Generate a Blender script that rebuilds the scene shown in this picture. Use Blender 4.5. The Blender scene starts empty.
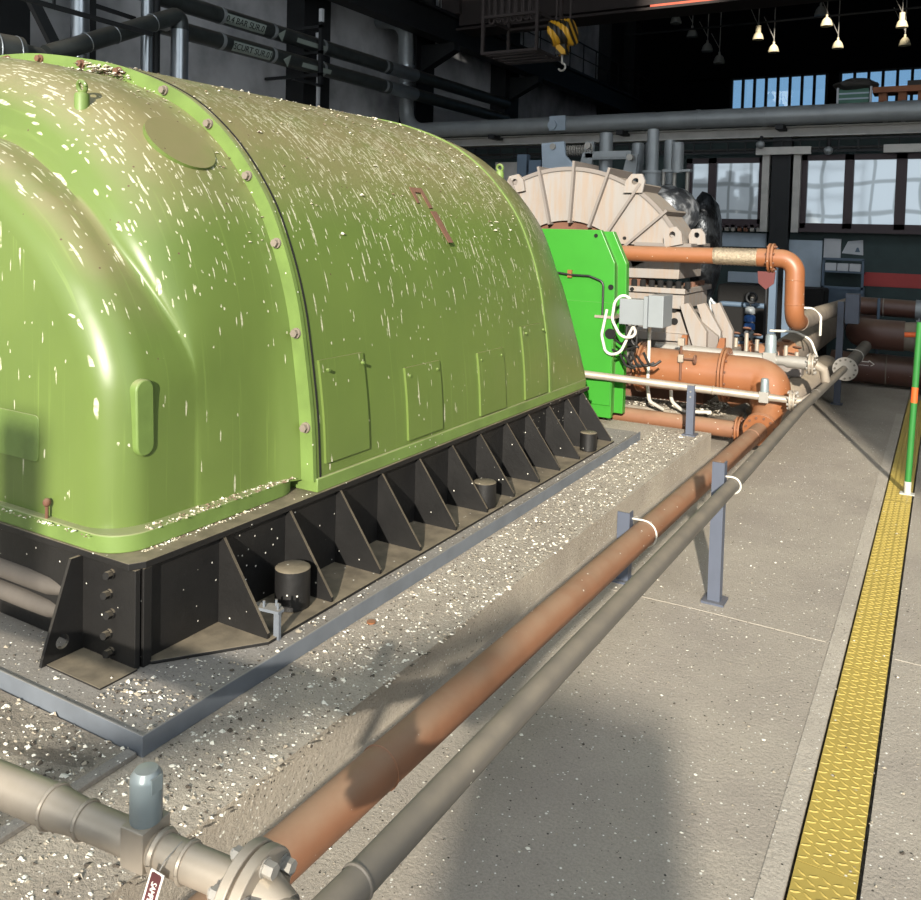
SKY, SUN, EXPO, FX1, FZ1 = 3.2, 12.3, -0.5, 3.78, 6.9
import bpy, bmesh, math, random
from mathutils import Vector, Matrix
from mathutils.geometry import tessellate_polygon
R = random.Random(7)
S = bpy.context.scene
COL = S.collection
PI = math.pi
V = Vector

# ------------------------------------------------------------------ materials
def lin(h):
    h = h.lstrip('#'); c = [int(h[i:i+2], 16)/255 for i in (0, 2, 4)]
    return tuple(x/12.92 if x <= .04045 else ((x+.055)/1.055)**2.4 for x in c) + (1,)

class NT:
    def __init__(s, name):
        s.m = bpy.data.materials.new(name); s.m.use_nodes = True
        s.t = s.m.node_tree; s.n = s.t.nodes; s.l = s.t.links
        s.b = s.n['Principled BSDF']
    def add(s, typ, **kw):
        x = s.n.new(typ)
        for k, v in kw.items(): setattr(x, k, v)
        return x
    def link(s, a, b): s.l.new(a, b)
    def coord(s, scale=(1, 1, 1), uv=False):
        c = s.add('ShaderNodeTexCoord'); mp = s.add('ShaderNodeMapping')
        mp.inputs['Scale'].default_value = scale
        if uv: s.link(c.outputs['UV'], mp.inputs[0])
        else:
            g = s.add('ShaderNodeNewGeometry'); s.link(g.outputs['Position'], mp.inputs[0])
        return mp.outputs[0]
    def noise(s, co, sc, det=4, rough=.55):
        x = s.add('ShaderNodeTexNoise'); x.inputs['Scale'].default_value = sc
        x.inputs['Detail'].default_value = det; x.inputs['Roughness'].default_value = rough
        s.link(co, x.inputs['Vector']); return x.outputs[0]
    def ramp(s, val, a, b, v0=0., v1=1.):
        x = s.add('ShaderNodeMapRange'); x.interpolation_type = 'SMOOTHSTEP'
        for i, q in enumerate((a, b, v0, v1)): x.inputs[i+1].default_value = q
        s.link(val, x.inputs[0]); return x.outputs[0]
    def math(s, op, a, b=None):
        x = s.add('ShaderNodeMath', operation=op)
        for i, q in enumerate((a, b)):
            if q is None: continue
            if isinstance(q, (int, float)): x.inputs[i].default_value = q
            else: s.link(q, x.inputs[i])
        return x.outputs[0]
    def mix(s, fac, a, b):
        x = s.add('ShaderNodeMix', data_type='RGBA')
        if isinstance(fac, (int, float)): x.inputs[0].default_value = fac
        else: s.link(fac, x.inputs[0])
        for i, q in ((6, a), (7, b)):
            if isinstance(q, tuple): x.inputs[i].default_value = q
            else: s.link(q, x.inputs[i])
        return x.outputs[2]
    def voro(s, co, sc):
        x = s.add('ShaderNodeTexVoronoi'); x.inputs['Scale'].default_value = sc
        s.link(co, x.inputs['Vector']); return x
    def nz(s):
        g = s.add('ShaderNodeNewGeometry'); q = s.add('ShaderNodeSeparateXYZ')
        s.link(g.outputs['Normal'], q.inputs[0]); return q.outputs[2]

DUST = lin('#a1937b')
def mat(name, col, rough=.6, metal=0., var=.15, vs=6., dust=0., spots=0., spot_col='#d8d4c6', bump=.0, bs=80., dark=None, stretch=(1, 1, 1), spec=.5):
    t = NT(name); co = t.coord(stretch)
    c = lin(col); k = lin(dark) if dark else tuple(x*.55 for x in c[:3]) + (1,)
    cc = t.mix(t.ramp(t.noise(co, vs, 5), .35, .75, 0, var*2.2 if not dark else var), c, k)
    if dust:
        f = t.math('MULTIPLY', t.ramp(t.nz(), .2, .95), t.ramp(t.noise(co, 9, 5), .25, .7, dust*.5, dust))
        cc = t.mix(f, cc, DUST)
    if spots:
        v = t.voro(t.coord(), 38); f = t.ramp(v.outputs['Distance'], .10, .16, 1, 0)
        sp = t.add('ShaderNodeSeparateColor'); t.link(v.outputs['Color'], sp.inputs[0])
        f = t.math('MULTIPLY', f, t.math('LESS_THAN', sp.outputs[0], spots))
        cc = t.mix(f, cc, lin(spot_col))
    t.link(cc, t.b.inputs['Base Color'])
    t.b.inputs['Roughness'].default_value = rough; t.b.inputs['Metallic'].default_value = metal
    t.b.inputs['Specular IOR Level'].default_value = spec
    if bump:
        b = t.add('ShaderNodeBump'); b.inputs['Strength'].default_value = bump; b.inputs['Distance'].default_value = .01
        t.link(t.noise(co, bs, 6), b.inputs['Height']); t.link(b.outputs[0], t.b.inputs['Normal'])
    return t.m

def cover_mat():
    t = NT('cover_green'); co = t.coord(); uv = t.coord((1, 1, 1), True)
    cc = t.mix(t.ramp(t.noise(co, 1.7, 4), .3, .75, 0, .5), lin('#617338'), lin('#546632'))
    cc = t.mix(t.ramp(t.noise(co, 40, 3), .55, .8, 0, .22), cc, lin('#5d7733'))
    # settled dust on what faces up
    f = t.math('MULTIPLY', t.ramp(t.nz(), .38, .8), t.ramp(t.noise(co, 3.2, 6, .62), .22, .6, .4, .95))
    cc = t.mix(f, cc, lin('#7f7755'))
    # faint run marks
    st = t.noise(t.coord((55, 1.4, 1), True), 1.0, 3)
    cc = t.mix(t.ramp(st, .58, .78, 0, .2), cc, lin('#95ae5c'))
    # white droppings that ran down
    sx = t.add('ShaderNodeSeparateXYZ'); t.link(uv, sx.inputs[0])
    dens = t.math('MULTIPLY', t.ramp(sx.outputs[1], .35, 1.7, .03, .62), t.ramp(t.noise(uv, 1.5, 3), .36, .66, .25, 1))
    dens = t.math('MULTIPLY', dens, t.ramp(sx.outputs[0], 1.8, 4.2, .6, 1.15))
    for scx, scy, thr, d in ((44, 5.0, .15, .95), (80, 11, .17, 1.0), (28, 2.6, .10, .35), (70, 38, .2, .5)):
        m = t.coord((scx, scy, 1), True)
        jn = t.add('ShaderNodeTexNoise'); jn.inputs['Scale'].default_value = 1.3; t.link(m, jn.inputs['Vector'])
        mx = t.add('ShaderNodeVectorMath', operation='MULTIPLY_ADD')
        t.link(jn.outputs['Color'], mx.inputs[0]); mx.inputs[1].default_value = (.7, .7, 0); t.link(m, mx.inputs[2])
        v = t.add('ShaderNodeTexVoronoi', voronoi_dimensions='2D'); v.inputs['Scale'].default_value = 1.
        t.link(mx.outputs[0], v.inputs['Vector'])
        sp = t.add('ShaderNodeSeparateColor'); t.link(v.outputs['Color'], sp.inputs[0])
        f = t.math('MULTIPLY', t.ramp(v.outputs['Distance'], thr, thr+.07, 1, 0),
                   t.math('LESS_THAN', sp.outputs[0], t.math('MULTIPLY', dens, d)))
        cc = t.mix(t.math('MULTIPLY', f, t.ramp(t.noise(uv, 60, 3), .3, .6, .25, .9)), cc, lin('#c6c2a8'))
    # rusty chips
    v = t.voro(co, 30); sp = t.add('ShaderNodeSeparateColor'); t.link(v.outputs['Color'], sp.inputs[0])
    f = t.math('MULTIPLY', t.ramp(v.outputs['Distance'], .10, .15, 1, 0), t.math('LESS_THAN', sp.outputs[0], t.math('MULTIPLY', t.ramp(t.nz(), .1, .7), .12)))
    cc = t.mix(f, cc, lin('#5c4638'))
    t.link(cc, t.b.inputs['Base Color'])
    t.link(t.ramp(f, 0, 1, .38, .8), t.b.inputs['Roughness'])
    t.b.inputs['Specular IOR Level'].default_value = .5
    b = t.add('ShaderNodeBump'); b.inputs['Strength'].default_value = .15; b.inputs['Distance'].default_value = .02
    t.link(t.noise(co, 5, 2), b.inputs['Height']); t.link(b.outputs[0], t.b.inputs['Normal'])
    return t.m

def concrete(name, a, b, gravel, chips=.5):
    t = NT(name); co = t.coord()
    cc = t.mix(t.ramp(t.noise(co, 1.6, 8, .62), .3, .7), lin(a), lin(b))
    cc = t.mix(t.ramp(t.noise(co, 130, 4, .7), .4, .68, 0, .5), cc, tuple(x*.55 for x in lin(a)[:3])+(1,))
    for sc, dens, col in ((60, .10*chips, '#dcd8ca'), (95, .16*chips, '#e2dfd4'), (75, .10*chips, '#3e3932'), (130, .12*chips, '#4a453c')):
        v = t.voro(co, sc); sp = t.add('ShaderNodeSeparateColor'); t.link(v.outputs['Color'], sp.inputs[0])
        f = t.math('MULTIPLY', t.ramp(v.outputs['Distance'], .18, .3, 1, 0), t.math('LESS_THAN', sp.outputs[0], dens))
        cc = t.mix(f, cc, lin(col))
    t.link(cc, t.b.inputs['Base Color']); t.b.inputs['Roughness'].default_value = .92
    t.b.inputs['Specular IOR Level'].default_value = .25
    b = t.add('ShaderNodeBump'); b.inputs['Strength'].default_value = gravel; b.inputs['Distance'].default_value = .012
    h = t.math('ADD', t.noise(co, 70, 8, .7), t.math('MULTIPLY', t.noise(co, 9, 3), .7))
    t.link(h, b.inputs['Height']); t.link(b.outputs[0], t.b.inputs['Normal'])
    return t.m

def pane_mat():
    # taut mirror-like plastic film over office panes: bar reflections painted in, glow added
    t = NT('window_film'); co = t.coord((1, 1, 1))
    b = t.add('ShaderNodeBump'); b.inputs['Strength'].default_value = .04; b.inputs['Distance'].default_value = .05
    t.link(t.noise(co, 1.6, 2), b.inputs['Height']); t.link(b.outputs[0], t.b.inputs['Normal'])
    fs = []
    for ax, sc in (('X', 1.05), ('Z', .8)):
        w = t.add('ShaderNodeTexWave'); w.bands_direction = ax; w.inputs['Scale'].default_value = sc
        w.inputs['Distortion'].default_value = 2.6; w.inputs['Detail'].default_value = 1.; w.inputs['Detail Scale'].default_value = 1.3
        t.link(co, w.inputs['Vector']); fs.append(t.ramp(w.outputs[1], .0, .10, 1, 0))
    f = t.math('MAXIMUM', fs[0], fs[1])  # stands in for reflected window bars, put into colour and glow
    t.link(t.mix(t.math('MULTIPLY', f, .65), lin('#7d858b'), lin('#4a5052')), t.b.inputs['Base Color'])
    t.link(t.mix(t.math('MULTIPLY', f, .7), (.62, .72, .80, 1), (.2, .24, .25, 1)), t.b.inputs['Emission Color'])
    t.b.inputs['Emission Strength'].default_value = .42  # added glow to brighten the panes
    t.b.inputs['Metallic'].default_value = .7; t.b.inputs['Roughness'].default_value = .06
    return t.m

def glass_mat():
    t = NT('clear_pane'); tr = t.add('ShaderNodeBsdfTransparent'); gl = t.add('ShaderNodeBsdfGlossy')
    gl.inputs['Roughness'].default_value = .02
    mx = t.add('ShaderNodeMixShader'); mx.inputs[0].default_value = .08
    t.link(tr.outputs[0], mx.inputs[1]); t.link(gl.outputs[0], mx.inputs[2])
    t.link(mx.outputs[0], t.n['Material Output'].inputs[0]); return t.m

def foil_mat(name, col, dk):
    t = NT(name); co = t.coord()
    cc = t.mix(t.ramp(t.noise(co, 5, 4), .42, .6), lin(col), lin(dk))
    t.link(cc, t.b.inputs['Base Color']); t.b.inputs['Metallic'].default_value = .6; t.b.inputs['Roughness'].default_value = .35
    b = t.add('ShaderNodeBump'); b.inputs['Strength'].default_value = .8; b.inputs['Distance'].default_value = .03
    t.link(t.noise(co, 14, 3), b.inputs['Height']); t.link(b.outputs[0], t.b.inputs['Normal']); return t.m

def stripe_mat():
    t = NT('hook_block_stripes'); co = t.coord((1, 1, 1))
    w = t.add('ShaderNodeTexWave'); w.inputs['Scale'].default_value = 3.2; w.bands_direction = 'DIAGONAL'
    t.link(co, w.inputs['Vector'])
    t.link(t.mix(t.ramp(w.outputs[1], .42, .5), lin('#c08f1c'), lin('#14120c')), t.b.inputs['Base Color'])
    return t.m

def chip_mat(name, cols):
    t = NT(name); co = t.coord()
    v = t.voro(co, 55); sp = t.add('ShaderNodeSeparateColor'); t.link(v.outputs['Color'], sp.inputs[0])
    cc = t.mix(t.ramp(sp.outputs[0], .45, .5), lin(cols[0]), lin(cols[1]))
    cc = t.mix(t.ramp(sp.outputs[1], .72, .76), cc, lin(cols[2]))
    t.link(cc, t.b.inputs['Base Color']); t.b.inputs['Roughness'].default_value = .9; return t.m

M = {}
def defmats():
    M['cover'] = cover_mat()
    M['cover_plain'] = mat('cover_trim_green', '#698040', .5, var=.25, dust=.5, spots=.1)
    M['black'] = mat('black_paint', '#191817', .5, var=.3, vs=9, dust=.6, spots=.12, bump=.15, bs=30)
    M['fresh_green'] = mat('bright_green_paint', '#358628', .38, var=.06, dust=.25)
    M['fresh_green_dusty'] = mat('bright_green_dusty', '#55863f', .6, var=.35, dark='#8f8f74', vs=7)
    M['floor'] = concrete('floor_concrete', '#a79e8f', '#988f83', .45, .3)
    M['plinth'] = concrete('plinth_concrete', '#b4aa99', '#9c9284', .8, .6)
    M['screed'] = concrete('screed_concrete', '#8f8a82', '#7d766c', .35, .8)
    M['rubble'] = concrete('rubble_concrete', '#a89e8d', '#786f64', 1., .9)
    M['kerb'] = mat('kerb_steel', '#6f757c', .5, .1, var=.22, spots=.06, dust=.5)
    M['orange'] = mat('orange_pipe_paint', '#8b5837', .42, var=.12, dust=.25, spots=.10)
    M['orange_dusty'] = mat('orange_pipe_dusty', '#82593f', .6, var=.2, dust=.35, spots=.10)
    M['grey_pipe'] = mat('grey_pipe', '#625d56', .55, .05, var=.22, dust=.4, spots=.04)
    M['stainless'] = mat('stainless_steel', '#a89d8e', .42, .3, var=.22, vs=9, dust=.35)
    M['bright_metal'] = mat('bright_metal', '#9f9b93', .38, .3, var=.15, dust=.2)
    M['zinc'] = mat('zinc_cap', '#8b9698', .35, .3, var=.12, vs=12, dust=.3)
    M['brown'] = mat('brown_pipe_paint', '#54382f', .45, var=.15, dust=.25, spots=.03)
    M['dusty_pipe'] = mat('dusty_grey_pipe', '#7d7266', .8, var=.25, dust=.6)
    M['post'] = mat('post_grey_blue', '#525865', .55, .1, var=.1, dust=.2)
    M['yellow'] = mat('yellow_tread_paint', '#a8934a', .55, var=.25, vs=3, dark='#85753f', spots=.05)
    M['casing'] = mat('white_casing', '#8a8580', .62, var=.9, vs=3, stretch=(9, 9, 1), dark='#8d7c6c', dust=.3)
    M['casing_edge'] = mat('casing_ribs', '#77706a', .6, var=.3, dark='#7d7068', dust=.45)
    M['rust'] = mat('rusty_brown', '#6d4a38', .8, var=.3, dust=.2)
    M['wall'] = mat('stained_concrete_wall', '#cccdd0', .95, var=.85, vs=.9, dark='#77797d', bump=.3, bs=6, spec=.1)
    M['darksteel'] = mat('dark_steel', '#1f2123', .65, .2, var=.2)
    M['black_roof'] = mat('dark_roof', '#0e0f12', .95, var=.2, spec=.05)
    M['conduit'] = mat('dark_lagging', '#4b5050', .38, .6, var=.25, dust=.25)
    M['silver_lag'] = mat('silver_lagging', '#a4abb0', .3, .85, var=.15, vs=3)
    M['grey_lag'] = mat('grey_lagging', '#8d9294', .42, .25, var=.2, vs=3)
    M['pale_beam'] = mat('pale_steel_beam', '#b3b1ac', .6, var=.2)
    M['maroon'] = mat('maroon_frame', '#33252a', .55, var=.1)
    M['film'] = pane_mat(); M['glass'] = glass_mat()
    M['green_wall'] = mat('dark_green_wall', '#2b3c3c', .7, var=.2)
    M['red'] = mat('red_stripe', '#a23634', .6, var=.1)
    M['panel'] = mat('pale_blue_panel', '#a3b1be', .6, var=.12)
    M['blue_steel'] = mat('blue_grey_steel', '#4e5f70', .55, var=.12)
    M['paper'] = mat('paper_sheet', '#b9bcc0', .8, var=.1)
    M['rail_orange'] = mat('rail_orange', '#e2642a', .5, var=.1)
    M['rail_green'] = mat('rail_green', '#2f7a35', .45, var=.1)
    M['rail_white'] = mat('rail_foot_white', '#c9c7ba', .7, var=.2)
    M['box_grey'] = mat('box_grey', '#7f8486', .5, var=.06, dust=.3)
    M['cable_white'] = mat('cable_white', '#c8c4b8', .5, var=.05)
    M['cable_black'] = mat('cable_black', '#1c1b1a', .5, var=.05)
    M['foil'] = foil_mat('silver_foil', '#c4c6c8', '#4d5054'); M['foil_dark'] = foil_mat('dark_jacket', '#34373a', '#131416')
    M['braid'] = mat('braided_steel', '#b3a48c', .4, .7, var=.4, vs=60, bump=1., bs=120)
    M['label'] = mat('label_plate', '#8b968f', .6, var=.12)
    M['ink'] = mat('label_ink', '#23282a', .7, var=.05)
    M['white_ink'] = mat('white_ink', '#e8e2d8', .7, var=.02)
    M['tag'] = mat('tag_maroon', '#5c3436', .5, var=.1)
    M['lamp'] = mat('lamp_enamel', '#efe0b8', .5, var=.08)
    M['lamp_dim'] = mat('lamp_enamel_shaded', '#8f8d86', .5, var=.08)  # same enamel painted darker for the lamps out of the sun
    M['hook'] = stripe_mat()
    M['girder'] = mat('crane_red', '#c0553c', .6, var=.15)
    M['cage'] = mat('rusty_dark_steel', '#2e2624', .8, var=.2)
    M['wood'] = mat('old_timber', '#8c5a3e', .8, var=.25)
    M['crate_green'] = mat('crate_green', '#4d7565', .7, var=.2)
    M['tarp'] = mat('dark_tarp', '#3a3733', .8, var=.3, bump=.5, bs=20)
    M['blue_valve'] = mat('blue_valve', '#2e5c9c', .5, var=.1)
    M['chips'] = chip_mat('loose_chips', ('#d9d4c4', '#9b917f', '#4a4238'))
    M['cover_chips'] = chip_mat('white_chips', ('#e0dcc9', '#b5aa92', '#6f5c4a'))
    M['handle_red'] = mat('handle_red', '#5c2522', .6, var=.1)
    M['dusty_tube'] = mat('dusty_tube', '#57514a', .8, var=.3, vs=4)
    M['floor_edge'] = concrete('floor_edge_concrete', '#b4ab9c', '#a59c8e', .4, .3)
    M['ledge'] = mat('ledge_grey', '#77787a', .8, var=.3)
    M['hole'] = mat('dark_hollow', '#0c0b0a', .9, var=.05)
defmats()

# ------------------------------------------------------------------ mesh builder
def frame_for(d):
    d = d.normalized(); a = V((0, 0, 1)) if abs(d.z) < .9 else V((1, 0, 0))
    u = d.cross(a).normalized(); return u, d.cross(u).normalized()

class MB:
    def __init__(s): s.b = bmesh.new()
    def face(s, pts):
        vs = [s.b.verts.new(p) for p in pts]
        return s.b.faces.new(vs)
    def box(s, x0, x1, y0, y1, z0, z1):
        v = [s.b.verts.new((x, y, z)) for x in (x0, x1) for y in (y0, y1) for z in (z0, z1)]
        for f in ((0, 1, 3, 2), (4, 6, 7, 5), (0, 4, 5, 1), (2, 3, 7, 6), (0, 2, 6, 4), (1, 5, 7, 3)):
            s.b.faces.new([v[i] for i in f])
        return s
    def bar(s, a, b, w, h, up=(0, 0, 1)):
        a = V(a); b = V(b); d = (b-a).normalized(); up = V(up)
        u = d.cross(up)
        if u.length < 1e-4: u = d.cross(V((1, 0, 0)))
        u.normalize(); n = u.cross(d).normalized()
        q = [(-w/2, -h/2), (w/2, -h/2), (w/2, h/2), (-w/2, h/2)]
        A = [s.b.verts.new(a+u*i+n*j) for i, j in q]; B = [s.b.verts.new(b+u*i+n*j) for i, j in q]
        for i in range(4): s.b.faces.new((A[i], A[(i+1) % 4], B[(i+1) % 4], B[i]))
        s.b.faces.new(A[::-1]); s.b.faces.new(B); return s
    def tube(s, pts, r, seg=16, cap=True, hollow=0):
        pts = [V(p) for p in pts]; n = len(pts)
        rr = r if isinstance(r, (list, tuple)) else [r]*n
        rings = []; u = None
        for i, p in enumerate(pts):
            d = (pts[min(i+1, n-1)]-pts[max(i-1, 0)]).normalized()
            if u is None: u, w = frame_for(d)
            else:
                u = (u-d*u.dot(d)).normalized(); w = d.cross(u)
            if i == 0: w = d.cross(u)
            rings.append([s.b.verts.new(p+(u*math.cos(t)+w*math.sin(t))*rr[i]) for t in (2*PI*k/seg for k in range(seg))])
        for a, b in zip(rings, rings[1:]):
            for k in range(seg): s.b.faces.new((a[k], a[(k+1) % seg], b[(k+1) % seg], b[k]))
        if cap: s.b.faces.new(rings[0][::-1]); s.b.faces.new(rings[-1])
        return s
    def cyl(s, a, b, r, seg=20, r2=None): return s.tube([a, b], [r, r if r2 is None else r2], seg)
    def lathe(s, prof, c, axis=(0, 0, 1), seg=24):
        c = V(c); d = V(axis).normalized(); u, w = frame_for(d)
        rings = []
        for r, h in prof:
            rings.append([s.b.verts.new(c+d*h+(u*math.cos(t)+w*math.sin(t))*max(r, 1e-4)) for t in (2*PI*k/seg for k in range(seg))])
        for a, b in zip(rings, rings[1:]):
            for k in range(seg): s.b.faces.new((a[k], a[(k+1) % seg], b[(k+1) % seg], b[k]))
        s.b.faces.new(rings[0][::-1]); s.b.faces.new(rings[-1]); return s
    def prism(s, poly, o, u, v, n, holes=()):
        """polygon in (u,v) plane at o, extruded along vector n"""
        o, u, v, n = V(o), V(u), V(v), V(n)
        loops = [[V((a, b, 0)) for a, b in poly]] + [[V((a, b, 0)) for a, b in h] for h in holes]
        flat = [p for l in loops for p in l]
        A = [s.b.verts.new(o+u*p.x+v*p.y) for p in flat]; B = [s.b.verts.new(o+u*p.x+v*p.y+n) for p in flat]
        if holes:
            for t in tessellate_polygon(loops):
                try: s.b.faces.new([A[i] for i in t]); s.b.faces.new([B[i] for i in reversed(t)])
                except ValueError: pass
        else: s.b.faces.new(A[::-1]); s.b.faces.new(B)
        k = 0
        for l in loops:
            m = len(l)
            for i in range(m): s.b.faces.new((A[k+i], A[k+(i+1) % m], B[k+(i+1) % m], B[k+i]))
            k += m
        return s
    def hexhead(s, c, axis, r, h):
        return s.tube([V(c), V(c)+V(axis).normalized()*h], r, 6)
    def torus(s, c, axis, R_, r, seg=24, a0=0, a1=2*PI, rs=10):
        c = V(c); u, w = frame_for(V(axis)); full = abs(a1-a0-2*PI) < 1e-3
        pts = [c+(u*math.cos(t)+w*math.sin(t))*R_ for t in (a0+(a1-a0)*k/seg for k in range(seg+1))]
        return s.tube(pts, r, rs, cap=not full)
    def ellipsoid(s, c, rx, ry, rz, sub=2, jit=0):
        t = bmesh.ops.create_icosphere(s.b, subdivisions=sub, radius=1)
        for v in t['verts']:
            k = 1+R.uniform(-jit, jit); v.co = V(c)+V((v.co.x*rx*k, v.co.y*ry*k, v.co.z*rz*k))
        return s

def circ(r, n=20, cx=0, cy=0): return [(cx+r*math.cos(2*PI*k/n), cy+r*math.sin(2*PI*k/n)) for k in range(n)]
def fillet(pts, r, n=8):
    pts = [V(p) for p in pts]; out = [pts[0]]
    for a, p, b in zip(pts, pts[1:], pts[2:]):
        d1 = (a-p); d2 = (b-p); ang = d1.angle(d2)
        L = min(r/math.tan(ang/2) if ang > 1e-3 else r, d1.length*.49, d2.length*.49)
        A = p+d1.normalized()*L; B = p+d2.normalized()*L
        bis = (d1.normalized()+d2.normalized())
        rad = L*math.tan(ang/2); c = p+bis.normalized()*(rad/math.sin(ang/2)) if bis.length > 1e-5 else None
        for k in range(n+1):
            t = k/n
            if c is None: out.append(A.lerp(B, t)); continue
            q = ((A-c).lerp(B-c, t)); q = q.normalized()*rad if q.length > 1e-6 else q
            out.append(c+q)
    out.append(pts[-1]); return out

W = {}
def props(o, label=None, cat=None, group=None, kind=None):
    if label: o['label'] = label
    if cat: o['category'] = cat
    if group: o['group'] = group
    if kind: o['kind'] = kind
    return o
def thing(name, label, cat, loc, group=None, rotz=0):
    o = bpy.data.objects.new(name, None); COL.objects.link(o)
    o.empty_display_size = .1; o.location = loc; o.rotation_euler = (0, 0, rotz); W[o.name] = V(loc)
    return props(o, label, cat, group)
def obj(name, mb, m, parent=None, smooth=35, bevel=0, label=None, cat=None, group=None, kind=None, mats=None):
    b = mb.b
    bmesh.ops.remove_doubles(b, verts=b.verts, dist=1e-6)
    bmesh.ops.recalc_face_normals(b, faces=b.faces)
    if parent is not None: org = W[parent.name]
    else:
        xs = [v.co for v in b.verts]
        org = V(((min(p.x for p in xs)+max(p.x for p in xs))/2, (min(p.y for p in xs)+max(p.y for p in xs))/2, min(p.z for p in xs)))
    for v in b.verts: v.co -= org
    for f in b.faces: f.smooth = bool(smooth)
    if smooth:
        ca = math.radians(smooth)
        for e in b.edges:
            if len(e.link_faces) == 2 and e.calc_face_angle(0) > ca: e.smooth = False
    me = bpy.data.meshes.new(name); b.to_mesh(me); b.free()
    o = bpy.data.objects.new(name, me); COL.objects.link(o)
    for q in (mats or [m]): me.materials.append(M[q] if isinstance(q, str) else q)
    if parent is not None: o.parent = parent
    else: o.location = org
    W[o.name] = org.copy()
    if bevel:
        md = o.modifiers.new('bevel', 'BEVEL'); md.width = bevel; md.segments = 2; md.limit_method = 'ANGLE'; md.angle_limit = math.radians(40)
    return props(o, label, cat, group, kind)
def struct(name, mb, m, **k): return obj(name, mb, m, kind='structure', **k)
def text_mesh(body, size, m, mtx, name, parent):
    """lettering as a thin mesh laid on its plate"""
    cu = bpy.data.curves.new(name, 'FONT'); cu.body = body; cu.size = size; cu.extrude = .0008
    cu.align_x = 'CENTER'; cu.align_y = 'CENTER'
    tmp = bpy.data.objects.new(name+'_curve', cu); COL.objects.link(tmp)
    dg = bpy.context.evaluated_depsgraph_get(); me = bpy.data.meshes.new_from_object(tmp.evaluated_get(dg))
    bpy.data.objects.remove(tmp); bpy.data.curves.remove(cu)
    me.transform(Matrix.Translation(-W[parent.name]) @ mtx)
    me.materials.clear(); me.materials.append(M[m])
    o = bpy.data.objects.new(name, me); COL.objects.link(o); o.parent = parent; W[o.name] = W[parent.name].copy()
    return o

# ------------------------------------------------------------------ camera
cam = bpy.data.cameras.new('camera'); co = bpy.data.objects.new('camera', cam); COL.objects.link(co); S.camera = co
yaw, pitch, roll = math.radians(29.654), math.radians(2.561), math.radians(1.432)
fw = V((-math.sin(yaw)*math.cos(pitch), math.cos(yaw)*math.cos(pitch), -math.sin(pitch)))
r0 = V((math.cos(yaw), math.sin(yaw), 0)); u0 = r0.cross(fw)
r1 = r0*math.cos(roll)+u0*math.sin(roll); u1 = -r0*math.sin(roll)+u0*math.cos(roll)
mm = Matrix((r1, u1, -fw)).transposed().to_4x4(); mm.translation = (0, 0, 1.65); co.matrix_world = mm
cam.sensor_width = 36; cam.lens = 854/921*36; cam.shift_y = -(450-266)/921; cam.clip_start = .02; cam.clip_end = 200

# ------------------------------------------------------------------ light
wd = bpy.data.worlds.new('sky'); S.world = wd; wd.use_nodes = True
nt = wd.node_tree; bg = nt.nodes['Background']      # hazy bright sky round the sun, bluer and dimmer away from it
tc = nt.nodes.new('ShaderNodeTexCoord'); sx = nt.nodes.new('ShaderNodeSeparateXYZ'); nt.links.new(tc.outputs['Generated'], sx.inputs[0])
mr = nt.nodes.new('ShaderNodeMapRange'); mr.interpolation_type = 'SMOOTHSTEP'
for i, q in enumerate((.45, -.6, 0, 1)): mr.inputs[i+1].default_value = q
nt.links.new(sx.outputs[1], mr.inputs[0])
mx = nt.nodes.new('ShaderNodeMix'); mx.data_type = 'RGBA'; nt.links.new(mr.outputs[0], mx.inputs[0])
mx.inputs[6].default_value = (.27, .56, .92, 1); mx.inputs[7].default_value = (SKY*.92, SKY*.97, SKY, 1)
nt.links.new(mx.outputs[2], bg.inputs[0]); bg.inputs[1].default_value = 1
sun = bpy.data.lights.new('sun', 'SUN'); so = bpy.data.objects.new('sun', sun); COL.objects.link(so)
sun.energy = SUN; sun.angle = math.radians(1.0); sun.color = (1, .93, .82)
sd = V((-.322, .947, -.341)); so.rotation_euler = sd.to_track_quat('-Z', 'Y').to_euler(); so.location = (2, -8, 9)
vs = S.view_settings; vs.view_transform = 'Standard'; vs.look = 'None'; vs.gamma = 1; vs.use_curve_mapping = False; vs.exposure = EXPO

# ------------------------------------------------------------------ setting
m = MB()
m.box(-8.6, -.285, -5, 25, -.2, 0); m.box(-.118, 6, -5, 25, -.2, 0); m.box(-.285, -.118, -5, 25, -.2, -.06)
struct('floor', m, 'floor', smooth=0)
m = MB(); m.prism([(-.352, .5), (-.345, 3.83), (-.352, 9), (-.287, 9), (-.287, .5)], (0, 0, 0), (1, 0, 0), (0, 1, 0), (0, 0, .0025))
struct('trim_21', m, 'floor_edge', smooth=0)
m = MB(); m.prism([(-1.4, 3.72), (-.9, 3.735), (-.36, 3.72), (-.36, 3.727), (-.9, 3.742), (-1.4, 3.727)], (0, 0, 0), (1, 0, 0), (0, 1, 0), (0, 0, .0015)); m.box(-.11, .9, 3.715, 3.722, 0, .0015)
struct('trim_22', m, 'floor_edge', smooth=0)
m = MB()   # the machine's low concrete plinth and the second, steel edged step on it
m.prism([(-1.577, -.6), (-1.487, 6.5), (-7.5, 6.5), (-7.5, 1.0), (-7.5, -.6)], (0, 0, 0), (1, 0, 0), (0, 1, 0), (0, 0, .15))
struct('trim_1', m, 'plinth', smooth=0)
m = MB(); m.box(-7.4, -1.896, 1.60, 5.97, .151, .205)
struct('trim_2', m, 'screed', smooth=0)
m = MB(); m.box(-5.2, -1.75, 6.9, 9.0, 0, .2); m.box(-1.75, -1.45, 7.0, 7.5, 0, .14)
struct('trim_3', m, 'rubble', smooth=0)
m = MB(); m.box(-8.9, -8.6, -5, 25, -.2, 9)
struct('wall_left', m, 'wall', smooth=0)
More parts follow.
